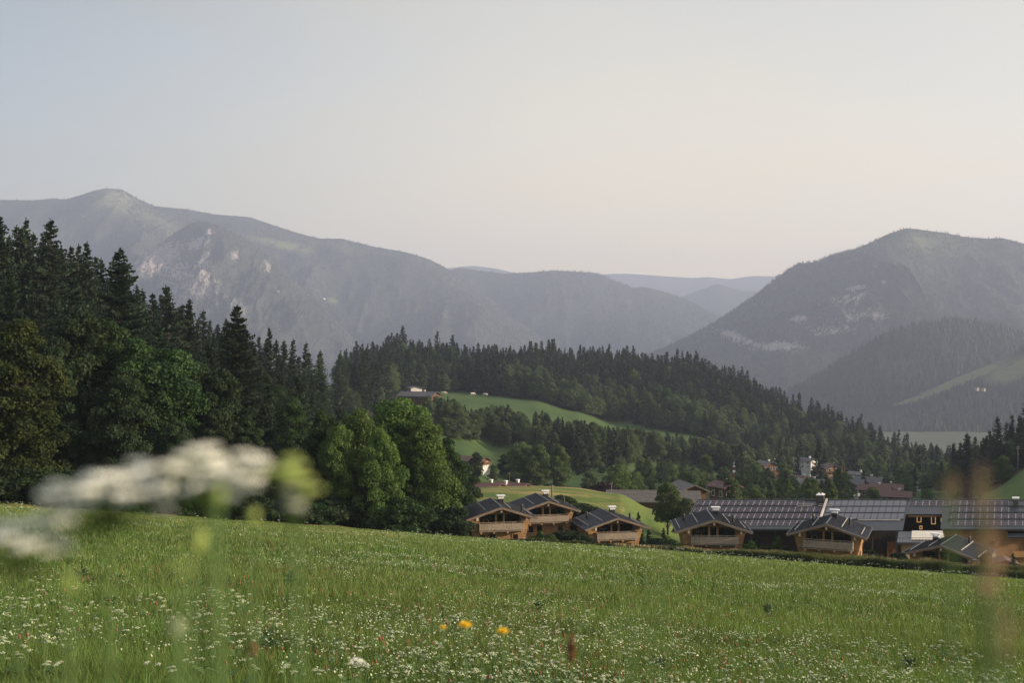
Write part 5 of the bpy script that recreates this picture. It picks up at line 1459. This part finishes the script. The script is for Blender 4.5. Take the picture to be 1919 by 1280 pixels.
# red and white mast
x = rx(1376, 420); z0 = h1(x, 420)
e = empty('radio_mast', (x, 420, z0)); tag(e, 'slender red and white banded mast rising from the valley trees', 'mast')
zt = pz(866, 420)-z0; b = MB(); nseg = 9
for k in range(nseg): b.tube([(0, 0, zt*k/nseg), (0, 0, zt*(k+1)/nseg)], .14-.008*k, 8, k % 2)
s = N('mast_red', .6); s.col((.42, .05, .04)); b.build('shaft', [M_WHITE, s.m], e)
b = MB(); b.box(-.5, .5, -.12, .12, zt*.72, zt*.76); b.box(-.35, .35, -.1, .1, zt*.86, zt*.89); b.build('antenna', M_WHITE, e)
# summit cross
e = empty('summit_cross', P(201, 352, 8000)); tag(e, 'tiny cross on the bald summit of the left mountain', 'cross')
MB().box(-2.2, 2.2, -2, 2, -30, 17).build('shaft', M_GUARD, e); MB().box(-7, 7, -2.3, 2.3, 9, 12).build('crossbar', M_GUARD, e)
# wooden palings between the chalets
def palings(pA, pB, hgt, label, mat=None, gap=.16):
    (xa, ya), (xb, yb) = pA, pB
    e = empty('fence', (xa, ya, h1(xa, ya))); tag(e, label, 'fence')
    L_ = math.hypot(xb-xa, yb-ya); n = int(L_/gap); b = MB(); z0 = h1(xa, ya)
    for i in range(n):
        t = i/n; x, y = (xb-xa)*t, (yb-ya)*t; z = h1(xa+x, ya+y)-z0
        b.box(x, x+gap*.8, y-.02, y+.02, z-.3, z+hgt*random.uniform(.93, 1.05))
    b.build('palings', mat or M_FENCE, e)
    r_ = MB(); r_.beam((0, .05, hgt*.25), (xb-xa, yb-ya+.05, hgt*.25+h1(xb, yb)-z0), .06, .1); r_.beam((0, .05, hgt*.8), (xb-xa, yb-ya+.05, hgt*.8+h1(xb, yb)-z0), .06, .1); r_.build('rail', M_FENCE, e)
palings((rx(845, 160), 160), (rx(876, 160), 160), 2.0, 'grey paling fence left of the leftmost chalet')
palings((rx(1052, 163), 163), (rx(1083, 163), 163), 2.4, 'grey paling fence between the leftmost and third chalet')
palings((rx(1222, 166), 166), (rx(1262, 163), 163), 2.6, 'grey paling fence left of the fourth chalet')
palings((rx(1660, 156), 156), (rx(1680, 153.5), 153.5), 2.6, 'short pale paling fence right of the fifth chalet', M_GREYWOOD)
palings((rx(1150, 170), 168), (rx(1215, 170), 165), 1.6, 'low grey paling fence beside the third chalet')
# terrace in front of the dark barn door
b = MB(); xt = rx(1652, 172); b.box(xt, xt+5.5, 164, 186, -36.5, -35.9)
tag(b.build('terrace', M_GRAVEL), kind='structure')
def bin_box(px, Y, label, w_=.7, h_=1.2, mat=None):
    x = rx(px, Y); e = empty('bin', (x, Y, -35.9)); tag(e, label, 'bin')
    MB().box(0, w_, 0, .7, 0, h_).build('body', mat or M_WHITE, e); MB().box(-.04, w_+.04, -.04, .74, h_, h_+.1).build('lid', M_BLACK, e)
bin_box(1653.5, 181, 'left one of two pale bins by the dark barn'); bin_box(1661, 181, 'right one of two pale bins by the dark barn')
e = empty('sign_board', P(1860, 1041, 168)); tag(e, 'blank white board above the little hut at the right edge', 'board')
MB().box(-.5, .5, 0, .06, -.35, .25).build('panel', M_WHITE, e); MB().box(-.06, .06, .07, .15, -3.5, .4).build('post', M_BARK, e)
e = empty('birdhouse', P(1829, 1055, 149.5)); tag(e, 'yellow wooden nest box on a post above the tall grass', 'nest box')
b = MB(); b.box(-.42, .42, -.3, .3, -.35, .3); b.build('body', M_BEAM, e); MB().box(-.5, .5, -.4, .36, .303, .37).build('roof', M_METAL, e)
MB().box(-.07, .07, -.325, -.303, -.06, .08).build('entrance_hole', M_BLACK, e); MB().box(-.05, .05, -.05, .05, -3.5, -.353).build('post', M_BARK, e)
# cows on the far strip
s = N('cow_coat', .9, .1); s.col(s.ramp(s.noise(1.2, 2), [(.48, (.5, .45, .38)), (.54, (.62, .58, .52))])); M_COW = s.m
def cow(px, Y, label, rz):
    x = rx(px, Y); z = h1(x, Y); e = empty('cow', (x, Y, z), rz, 1.5); tag(e, label, 'cow', 'cows grazing on the hill strip')
    b = MB()
    b.tube([(-1.05, 0, 1.15), (-.8, 0, 1.1), (0, 0, 1.0), (.7, 0, 1.08), (.95, 0, 1.2), (1.25, 0, 1.0), (1.5, 0, .55), (1.68, 0, .38)], [.15, .34, .42, .37, .28, .19, .17, .09], 10)
    for lx in (-.8, .65):
        for ly in (-.2, .2): b.tube([(lx, ly, .95), (lx+(.06 if lx < 0 else 0), ly, .5), (lx, ly, 0)], [.15, .085, .055], 6)
    b.tube([(-1.12, 0, 1.2), (-1.22, 0, .8), (-1.2, 0, .5)], [.03, .025, .05], 5)
    b.blob((1.32, -.2, .86), .09, sq=(.4, 1.2, .6)); b.blob((1.32, .2, .86), .09, sq=(.4, 1.2, .6))
    b.build('body', M_COW, e, True)
for px, Y, rz, lb in ((832, 790, 0, 'leftmost pale cow on the strip beside the hill farm'), (886, 815, .5, 'pale cow left of the last one on the hill strip'), (910, 818, 3.0, 'rightmost pale cow under the hill wood')):
    cow(px, Y, lb, rz)
# ---------------------------------------------------------------- the flowering meadow
def edgeY(u):
    px = u*FPX+960
    return np.interp(px, [-400, 0, 300, 600, 860, 1080, 1300, 1600, 1930], [118, 128, 138, 146, 152.5, 155, 154, 150, 147])
def scatter(n, y0, y1, inv=0.5, umax=0.50, g=None):
    g = g or rng
    u = (g.random(n)*2-1)*umax
    ye = np.minimum(y1, edgeY(u))
    a = g.random(n)
    Yi = 1/(1/y0+(1/ye-1/y0)*a)
    Yl = y0*(ye/y0)**a
    Y = np.where(g.random(n) < inv, Yi, Yl)
    return u*Y, Y
def mk_grass(name, stops, transl=0.3, tipc=(0.16, 0.19, 0.06)):
    s = N(name, 0.65, 0.2)
    ge = s.n('NewGeometry')
    c = s.ramp(ge.outputs['Random Per Island'], stops)
    big = s.noise(0.10, 4, 0.6); mid = s.noise(0.7, 4, 0.6)
    c = s.mix(s.rng(big, 0.40, 0.62, 0, 0.45), c, (0.12, 0.145, 0.055))
    hv = s.n('HueSaturation'); s.l(c, hv.inputs['Color']); s.l(s.rng(mid, 0.32, 0.68, 0.5, 1.35), hv.inputs['Value'])
    c = s.mix(s.math('MULTIPLY', s.attr('tip'), 0.5), hv.outputs[0], tipc)
    c = s.mix(s.math('MULTIPLY', s.attr('short'), 0.6), c, (0.145, 0.200, 0.062))
    s.col(c)
    tr = s.n('BsdfTranslucent'); s.l(s.mix(1.0, c, (1.3, 1.3, 0.6), 'MULTIPLY'), tr.inputs['Color'])
    ms = s.n('MixShader'); ms.inputs[0].default_value = transl
    s.l(s.b.outputs[0], ms.inputs[1]); s.l(tr.outputs[0], ms.inputs[2]); s.l(ms.outputs[0], s.out.inputs['Surface'])
    return s.m
M_GRASS = mk_grass('meadow_grass_blades', [(0.0, (0.034, 0.092, 0.017)), (0.45, (0.078, 0.178, 0.035)), (0.85, (0.140, 0.245, 0.064)), (0.96, (0.20, 0.21, 0.09)), (1.0, (0.20, 0.14, 0.08))])
M_TALLG = mk_grass('bank_grass_blades', [(0.0, (0.018, 0.042, 0.014)), (0.6, (0.035, 0.072, 0.022)), (1.0, (0.10, 0.11, 0.04))], tipc=(0.10, 0.10, 0.04))
def blades(x, y, z, h, w_, g, lean=0.35):
    n = len(x)
    az = g.random(n)*2*np.pi; fa = g.random(n)*2*np.pi
    ld = np.stack([np.cos(az), np.sin(az), np.zeros(n)], -1)*(lean*h*(0.2+g.random(n)))[:, None]
    side = np.stack([np.cos(fa), np.sin(fa), np.zeros(n)], -1)*w_[:, None]*0.5
    b = np.stack([x, y, z], -1)
    up_ = np.zeros((n, 3)); up_[:, 2] = h
    p = [b-side, b+side, b+ld*0.3+up_*0.55+side*0.8, b+ld*0.3+up_*0.55-side*0.8, b+ld+up_*(0.98-0.12*g.random(n))[:, None]]
    V_ = np.stack(p, 1).reshape(-1, 3)
    o = np.arange(n)[:, None]*5
    Q = o+np.array([[0, 1, 2, 3]]); T_ = o+np.array([[3, 2, 4]])
    tip = np.tile(np.array([0, 0, 0.5, 0.5, 1.0]), n)
    return V_, Q, T_, tip
g = np.random.default_rng(101)
x, y = scatter(420000, 9, 160, 0.45, g=g)
tall = fbm(x*0.25+3, y*0.25+7, 3)
mown = ((y > 96) & (x/y*FPX+960 < 900) | (y > 118))
h = (0.10+0.30*tall+0.10*g.random(len(x)))*np.where(g.random(len(x)) < 0.06, 1.45, 1)*np.where(mown, 0.55, 1.0)
wd = np.maximum(0.005, 0.00062*y)*(0.7+0.7*g.random(len(x)))
V_, Q, T_, tip = blades(x, y, H(x, y)-0.03, h, wd, g)
shr = np.repeat(sstep(50, 105, y), 5)
tag(obj('meadow_grass', npmesh('meadow_grass', V_, [Q, T_], [M_GRASS], attrs=dict(tip=tip, short=shr))), 'tall green meadow grass', 'grass', kind='stuff')
# foreground tufts right below the camera
x, y = scatter(22000, 1.6, 9, 0.5, umax=0.62, g=g)
V_, Q, T_, tip = blades(x, y, H(x, y)-0.03, 0.28+0.3*g.random(len(x)), 0.005+0.004*g.random(len(x)), g)
tag(obj('meadow_grass', npmesh('meadow_grass', V_, [Q, T_], [M_GRASS], attrs=dict(tip=tip))), 'grass nearest to the viewer', 'grass', kind='stuff')
# unmown bank at the far edge, below the chalets
n = 60000
px = 820+1250*g.random(n)**0.9; u = (px-960)/FPX
wdt = np.interp(px, [820, 1220, 1400, 2000], [1.0, 1.8, 6.0, 8.0])
y = edgeY(u)-0.5-wdt*g.random(n)+1.5
x = u*y
hh = np.interp(px, [820, 1200, 1400, 1700, 2000], [0.45, 0.7, 1.15, 1.55, 1.5])*(0.35+0.9*fbm(x*0.35, y*0.35+5, 3)+0.25*g.random(n))
V_, Q, T_, tip = blades(x, y, H(x, y)-0.05, hh, 0.07+0.09*g.random(n), g, 0.3)
tag(obj('bank_grass', npmesh('bank_grass', V_, [Q, T_], [M_TALLG], attrs=dict(tip=tip))), 'dark uncut grass on the bank below the chalets', 'grass', kind='stuff')
# straw-coloured seed heads standing out of the bank
n = 9000
px = 1150+850*g.random(n); u = (px-960)/FPX
y = edgeY(u)+0.8-2.5*g.random(n); x = u*y
hh = np.interp(px, [1150, 1400, 1700, 2000], [0.7, 1.3, 1.9, 1.7])*(0.5+0.75*fbm(x*0.5, y*0.5+9, 2))
s = N('straw', .9, .1); s.col(s.ramp(s.noise(1.2, 3), [(.35, (.20, .17, .08)), (.65, (.42, .34, .18))])); M_STRAW = s.m
V_, Q, T_, tip = blades(x, y, H(x, y)-0.05, hh, 0.04+0.05*g.random(n), g, 0.12)
tag(obj('bank_grass', npmesh('bank_grass', V_, [Q, T_], [M_STRAW])), 'straw-coloured seed heads on the bank below the chalets', 'grass', kind='stuff')

# white umbels
s = N('white_umbel', .8, .1); s.col(s.ramp(s.noise(9, 2), [(.3, (.25, .31, .16)), (.7, (.50, .53, .38))])); M_UMB = s.m
s = N('white_umbel_near', .8, .1); s.col(s.ramp(s.noise(9, 2), [(.3, (.76, .78, .66)), (.7, (.90, .90, .82))])); M_UMBN = s.m
s = N('green_stem', .7, .2); s.col(s.ramp(s.noise(5, 2), [(.3, (.07, .13, .035)), (.7, (.12, .19, .06))])); M_STEM = s.m
s = N('clover_red', .85, .1); s.col(s.ramp(s.noise(5, 2), [(.3, (.15, .055, .035)), (.7, (.26, .11, .08))])); M_CLOV = s.m
s = N('seed_brown', .9, .1); s.col(s.ramp(s.noise(60, 3), [(.3, (.09, .045, .022)), (.7, (.24, .13, .07))])); M_SEED = s.m
s = N('petal_yellow', .6, .2); s.col((.85, .58, .03)); M_YEL = s.m
s = N('bud_green', .7, .2); s.col(s.ramp(s.noise(30, 2), [(.3, (.24, .34, .08)), (.7, (.42, .50, .16))])); M_BUD = s.m
def disc_quads(cx, cy_, cz, r, g, tilt=0.25):
    n = len(cx); k = 5
    a0 = g.random(n)*6.28
    tx = g.normal(0, tilt, n); ty = g.normal(0, tilt, n)
    P_ = []
    for i in range(6):
        a = a0+i*np.pi/3
        rr = r*(0.75+0.5*g.random(n))
        dx, dy = np.cos(a)*rr, np.sin(a)*rr
        P_.append(np.stack([cx+dx, cy_+dy, cz+dx*tx+dy*ty], -1))
    V_ = np.stack(P_, 1).reshape(-1, 3)
    return V_, np.arange(n*6).reshape(-1, 6)
def flower_density(x, y):
    px = x/y*FPX+960
    d = sstep(0.42, 0.66, fbm(x*0.16+11, y*0.10+2, 4, 0.65))
    band = np.interp(y, [8, 14, 22, 34, 50, 70, 90, 110, 130], [0.12, 0.14, 0.17, 0.25, 0.50, 0.62, 0.42, 0.24, 0.1])
    band = band*(0.35+1.3*sstep(0.36, 0.62, fbm(x*0.035+5, y*0.03+1, 3)))
    band = band*np.where((px > 1400) & (y > 55), 0.75, 1)
    return np.clip(0.25+0.75*d, 0, 1)*band
x, y = scatter(64000, 11, 150, 0.60, g=g)
keep = g.random(len(x)) < flower_density(x, y)
x, y = x[keep], y[keep]; n = len(x)
z0 = H(x, y); top = z0+0.30+0.30*fbm(x*0.25+3, y*0.25+7, 3)+0.12*g.random(n)
cl = 5
X = (x[:, None]+g.normal(0, 0.045, (n, cl))*np.maximum(1, y/45)[:, None]).ravel(); Yy = (y[:, None]+g.normal(0, 0.055, (n, cl))).ravel(); Z = (top[:, None]+g.normal(0, 0.025, (n, cl))).ravel()
r = (np.maximum(0.008, 0.00030*y)[:, None]*(0.6+0.8*g.random((n, cl)))).ravel()
V_, F_ = disc_quads(X, Yy, Z, r, g, 0.45)
tag(obj('meadow_flowers', npmesh('meadow_flowers', V_, F_, [M_UMB])), 'countless small white umbel flowers in the meadow', 'flowers', kind='stuff')
# reddish seed heads and sorrel in the grass
x, y = scatter(4500, 13, 70, 0.6, g=g)
keep = g.random(len(x)) < sstep(0.40, 0.62, fbm(x*0.16+40, y*0.16, 3)); x, y = x[keep], y[keep]
V_, Q, T_, tip = blades(x, y, H(x, y)+0.22+0.14*g.random(len(x)), 0.05+0.06*g.random(len(x)), np.maximum(0.010, 0.0006*y), g, 0.1)
tag(obj('sorrel_heads', npmesh('sorrel_heads', V_, [Q, T_], [M_CLOV])), 'reddish sorrel and clover heads in the meadow', 'grass', kind='stuff')

# the nearest flower plants, one by one
def umbel_plant(seed, n_umb, hgt, ru):
    random.seed(seed)
    st, fl = MB(), MB()
    for k in range(n_umb):
        a = random.random()*6.28; d = random.uniform(0.02, 0.15) if k else 0.0
        hx, hy, hz_ = math.cos(a)*d, math.sin(a)*d, hgt*random.uniform(.82, 1.0)
        st.tube([(0, 0, -.05), (hx*.3, hy*.3, hgt*.45), (hx, hy, hz_-.03)], [.0045, .0035, .002], 4, cap=False)
        r_ = ru*random.uniform(.65, 1.15)
        for j in range(11):
            aa = j*2.4; rr = r_*math.sqrt(j/11)
            c = (hx+math.cos(aa)*rr, hy+math.sin(aa)*rr, hz_-(rr*rr)/(r_*3)+random.uniform(-.004, .004))
            st.tube([(hx, hy, hz_-.035), (c[0], c[1], c[2]-.006)], .0012, 3, cap=False)
            fl.blob(c, r_*.30, nu=6, nv=3, sq=(1, 1, .45), jit=.25)
    for k in range(5):     # feathery leaves low on the stem
        a = random.random()*6.28; z = hgt*random.uniform(.15, .5); L_ = random.uniform(.08, .16)
        for q in range(4):
            t = (q+1)/4; cx, cy_, cz = math.cos(a)*L_*t, math.sin(a)*L_*t, z+.05*t
            px_, py2 = -math.sin(a)*.03, math.cos(a)*.03
            st.add([(cx-px_, cy_-py2, cz), (cx+math.cos(a)*.02, cy_+math.sin(a)*.02, cz+.01), (cx+px_, cy_+py2, cz), (cx-math.cos(a)*.02, cy_-math.sin(a)*.02, cz-.005)], [(0, 1, 2, 3)])
    return st.mesh('stem', M_STEM), fl.mesh('flower_head', M_UMB, True)
UMBP = [umbel_plant(1, 4, .50, .034), umbel_plant(2, 2, .56, .040), umbel_plant(3, 3, .42, .028), umbel_plant(4, 5, .52, .030)]
random.seed(99)
g2 = np.random.default_rng(5)
cnt = 0
while cnt < 285:
    xx, yy = scatter(1, 10.8, 21, 0.8, umax=0.47, g=g2)
    xx, yy = float(xx[0]), float(yy[0])
    if g2.random() > 0.35+0.65*float(sstep(0.38, 0.6, fbm(np.array([xx*0.45+5]), np.array([yy*0.45]), 3))[0]): continue
    st, fl = UMBP[cnt % 4]
    e = empty('umbel_flower', (xx, yy, h1(xx, yy)), random.random()*6.28, random.uniform(.8, 1.2))
    tag(e, 'white umbel flower on a thin stem in the lower meadow', 'flower', 'white umbel flowers of the near meadow')
    obj('stem', st, e); obj('flower_head', fl, e)
    cnt += 1
# red clover heads near the bottom
cs, ch = MB(), MB()
cs.tube([(0, 0, -.05), (.01, 0, .2), (0, .01, .40)], [.003, .0025, .002], 4); ch.blob((0, .01, .42), .0115, nu=8, nv=6, sq=(1, 1, 1.7), jit=.12)
csm, chm = cs.mesh('stem', M_STEM), ch.mesh('flower_head', M_CLOV, True)
for i in range(90):
    xx, yy = scatter(1, 11, 20, 0.8, umax=0.47, g=g2); xx, yy = float(xx[0]), float(yy[0])
    e = empty('clover_flower', (xx, yy, h1(xx, yy)), random.random()*6.28, random.uniform(.85, 1.35))
    tag(e, 'brownish red clover head standing in the lower meadow', 'flower', 'red clover heads of the near meadow')
    obj('stem', csm, e); obj('flower_head', chm, e)
# broad-leaved weeds making dark patches
def weed(seed):
    random.seed(seed); b = MB()
    for k in range(60):
        a = random.random()*6.28; L_ = random.uniform(.08, .17); z = random.uniform(.05, .34); w_ = L_*.16; tl = random.uniform(-.05, .12)
        c, s_ = math.cos(a), math.sin(a)
        pts = [(0.02*c, .02*s_, z), (c*L_*.5-s_*w_, s_*L_*.5+c*w_, z+tl*.7), (c*L_, s_*L_, z+tl), (c*L_*.5+s_*w_, s_*L_*.5-c*w_, z+tl*.7)]
        b.add(pts, [(0, 1, 2, 3)])
    st = MB().tube([(0, 0, -.05), (.02, 0, .2), (0, 0, .36)], [.008, .006, .003], 5)
    return b.mesh('leaves', M_WEED), st.mesh('stem', M_STEM)
s = N('weed_leaf', .6, .3); s.col(s.ramp(s.noise(4, 3), [(.3, (.026, .06, .018)), (.7, (.05, .105, .03))])); M_WEED = s.m
WD = [weed(5), weed(6)]
random.seed(42)
for px_, Y, sc, lb in ((505, 14.5, 1.15, 'dark broad-leaved weed below the brown blurred head'), (545, 14.9, 0.86, 'dark weed right of the largest broad-leaved weed'), (210, 18.5, 1.01, 'dark weed among flowers low on the left'), (545, 27.7, 1.25, 'tall dark weed in the white flower band left of centre'), (1230, 15.3, 1.01, 'dark weed near the bottom right of centre'), (1700, 17.8, 1.08, 'dark weed near the bottom right corner'), (150, 23.4, 1.25, 'dark weed left in the flower band'), (860, 19.2, 1.01, 'dark weed behind the yellow flowers'), (1010, 24.8, 1.15, 'dark weed in the middle of the meadow'), (1440, 29.8, 1.25, 'dark weed right of the meadow centre')):
    xx = rx(px_, Y); e = empty('weed', (xx, Y, h1(xx, Y)), random.random()*6, sc); tag(e, lb, 'weed')
    lv, st = WD[int(px_) % 2]; obj('leaves', lv, e); obj('stem', st, e)

# ---------------------------------------------------------------- flowers right in front of the lens
def big_umbel(px, py_, Y, width, tilt, label, n=34, seed=1, bud=False, stem_to=None, dome=0.35, fl_r=0.12, mat=None, cat='flower', sy=0.8, thick=.05):
    """a broad umbel: many small umbellets on rays from the top of one stem"""
    random.seed(seed)
    A = P(px, py_, Y)
    zt = h1(A.x, A.y)
    e = empty('umbel_flower', (A.x+.02, A.y, zt)); tag(e, label, cat)
    top = A-Vector(e.location); R_ = width/2
    st = MB(); hub = top-Vector((0, 0, R_*0.6))
    st.tube([(0, 0, -.05), tuple(hub*.5+Vector((.015, 0, 0))), tuple(hub)], [.0018, .0014, .0012], 8)
    fl = MB()
    for j in range(n):
        a = j*2.39996; rr = math.sqrt((j+.5)/n)
        dx = math.cos(a)*rr*R_; dy = math.sin(a)*rr*R_*sy
        dz = dx*tilt-rr*rr*R_*dome+random.uniform(-thick, thick)*R_
        c = top+Vector((dx, dy, dz))
        st.tube([tuple(hub), tuple((hub+c)/2-Vector((0, 0, .01))), tuple(c-Vector((0, 0, R_*.05)))], .0005, 4, cap=False)
        for q in range(9):
            ang = q*2.4; r3 = fl_r*R_*math.sqrt(q/9)*1.2
            fl.blob(c+Vector((math.cos(ang)*r3, math.sin(ang)*r3, random.uniform(-.01, .02)*R_)), fl_r*R_*.42, nu=6, nv=4, sq=(1, 1, .7), jit=.2)
    st.build('stem', M_STEM, e, True); fl.build('flower_head', mat or M_UMBN, e, True)
    return e
big_umbel(395, 868, .60, .058, .08, 'large blurred white umbel close to the lens, broad right half of the pale cloud', n=40, seed=3, dome=.25, thick=.36, fl_r=.14)
big_umbel(198, 908, .60, .068, .16, 'large blurred white umbel close to the lens, left end of the pale cloud', n=40, seed=4, dome=.25, thick=.32, fl_r=.13)
big_umbel(25, 993, .60, .058, -.03, 'blurred white umbel cut by the left edge of the photo', n=36, seed=5, dome=.30, thick=.2, fl_r=.12)
big_umbel(546, 895, .58, .023, .1, 'blurred yellow-green bud beside the big white umbels', n=14, seed=6, mat=M_BUD, cat='bud', dome=0, fl_r=.34, thick=.9)
big_umbel(550, 936, .58, .011, .0, 'small blurred white floret hanging under the yellow-green bud', n=12, seed=7, dome=0, fl_r=.4, thick=1.4)
def bud(px, py_, Y, r_, label, mat=None, name='flower_bud', sq=(1, 1, 1.3), stem=.0011, cat='bud', n=7, col=None):
    A = P(px, py_, Y); zt = h1(A.x, A.y); e = empty(name, (A.x, A.y+.01, zt)); tag(e, label, cat)
    top = A-Vector(e.location)
    MB().tube([(0, 0, -.04), (r_, .005, top.z*.5), tuple(top-Vector((0, 0, r_*.8)))], [stem*1.5, stem*1.2, stem], 6).build('stem', M_STEM, e, True)
    b = MB(); random.seed(int(px))
    for q in range(n):
        a = q*2.4; b.blob(top+Vector((math.cos(a)*r_*.45*(q > 0), math.sin(a)*r_*.45*(q > 0), (q/n-.5)*r_*.8*sq[2])), r_*.6, nu=7, nv=5, sq=sq, jit=.15)
    b.build('head', mat or M_BUD, e, True)
    return e
bud(372, 1012, .60, .0045, 'faint green blurred bud in the middle of the left half', sq=(1, 1, 1.8))
bud(345, 1060, .42, .002, 'small faint green bud below the left blurred umbels')
bud(475, 965, .60, .003, 'green bud at the wood edge under the big white umbel')
bud(130, 1090, .50, .003, 'faint green bud low under the left blurred umbel')
bud(410, 925, .50, .0028, 'green bud hanging under the big white umbel')
bud(330, 1175, .62, .0035, 'faint pale bud low in the left half', mat=M_UMB)
# fluffy blurred grass spikes on the right
s = N('rusty_spike', .9, .1); s.col(s.ramp(s.noise(40, 3), [(.3, (.32, .20, .13)), (.7, (.50, .34, .23))])); M_RUST = s.m
def spike(px, ytop, ybot, Y, r_, label, seed, mat=None, dens=60, name='grass_spike', stemr=.0012):
    random.seed(seed)
    A = P(px, ytop, Y); B = P(px, ybot, Y); zt = h1(A.x, A.y)
    e = empty(name, (A.x, A.y, zt)); tag(e, label, 'grass')
    a, b_ = A-Vector(e.location), B-Vector(e.location)
    MB().tube([(0, 0, -.04), (.006, 0, b_.z*.6), tuple(b_), tuple(a)], [stemr*1.6, stemr*1.3, stemr, stemr*.5], 6).build('stem', M_STEM, e, True)
    m = MB()
    for k in range(dens):
        t = random.random(); p = b_.lerp(a, t); w_ = r_*(math.sin(math.pi*min(1, t*.9+.08)))**.6
        aa = random.random()*6.28; rr = w_*random.random()**.6
        m.blob(p+Vector((math.cos(aa)*rr, math.sin(aa)*rr, 0)), r_*.20, nu=5, nv=4, sq=(.7, .7, 1.8), jit=.2)
    m.build('seed_head', mat or M_RUST, e, True)
spike(1782, 888, 960, .52, .0035, 'blurred rusty grass tip, the left one at the right edge', 11, dens=26)
spike(1840, 880, 965, .50, .0046, 'blurred rusty grass tip, the right one at the right edge', 12, dens=34)
spike(1850, 980, 1115, .50, .0060, 'blurred rusty grass panicle in front of the larch wing', 13, dens=60)
spike(1880, 1130, 1235, .46, .0050, 'faint rusty grass panicle in the lower right corner', 14, dens=26)
spike(1240, 1035, 1100, .75, .0030, 'faint yellowish grass panicle below the fourth chalet', 15, mat=M_STRAW, dens=12)
spike(1182, 1120, 1150, .75, .0030, 'faint straw tuft in the meadow right of centre', 16, mat=M_STRAW, dens=8)
spike(1216, 1070, 1120, .80, .0035, 'faint pale grass tuft in the meadow below the fourth chalet', 17, mat=M_STRAW, dens=8)
spike(1071, 1192, 1240, 1.9, .0085, 'brown plantain head standing upright near the bottom centre', 18, mat=M_SEED, dens=140, name='plantain', stemr=.0018)
big_umbel(672, 1236, 3.4, .055, -.25, 'creamy white flower head near the bottom left of centre', n=24, seed=19, dome=.5, thick=.15)
spike(474, 1206, 1228, 2.2, .013, 'brown blurred seed head above the dark weed', 20, mat=M_SEED, dens=50, name='meadow_flower')
def yellow(px, py_, Y, r_, label, seed, turn=0):
    random.seed(seed)
    A = P(px, py_, Y); zt = h1(A.x, A.y); e = empty('yellow_flower', (A.x, A.y+.02, zt)); tag(e, label, 'flower')
    top = A-Vector(e.location)
    MB().tube([(0, 0, -.04), (.008, 0, top.z*.5), tuple(top-Vector((0, 0, r_*.4)))], [.0028, .0022, .0018], 6).build('stem', M_STEM, e, True)
    m = MB()
    for ring, (cnt_, rr, lift) in enumerate(((14, 1.0, .35), (11, .75, .6), (8, .45, .75))):
        for k in range(cnt_):
            a = 2*math.pi*k/cnt_+ring*.3; c, s_ = math.cos(a), math.sin(a); w_ = r_*.2
            m.add([top+Vector((c*r_*.12-s_*w_*.4, s_*r_*.12+c*w_*.4, 0)), top+Vector((c*r_*rr-s_*w_, s_*r_*rr+c*w_, r_*lift)), top+Vector((c*r_*rr*1.08, s_*r_*rr*1.08, r_*lift*1.03)), top+Vector((c*r_*rr+s_*w_, s_*r_*rr-c*w_, r_*lift)), top+Vector((c*r_*.12+s_*w_*.4, s_*r_*.12-c*w_*.4, 0))], [(0, 1, 2, 3, 4)])
    hd = m.build('petals', M_YEL, e)
    c = MB().blob(top+Vector((0, 0, r_*.1)), r_*.34, nu=8, nv=5, sq=(1, 1, 1.2)); c.build('calyx', M_BUD, e, True)
yellow(872, 1177, 2.5, .0165, 'large yellow flower, middle one of the three', 1)
yellow(943, 1188, 2.5, .0145, 'yellow flower, right one of the three', 2)
yellow(831, 1179, 2.6, .0085, 'small half-open yellow flower, left one of the three', 3)
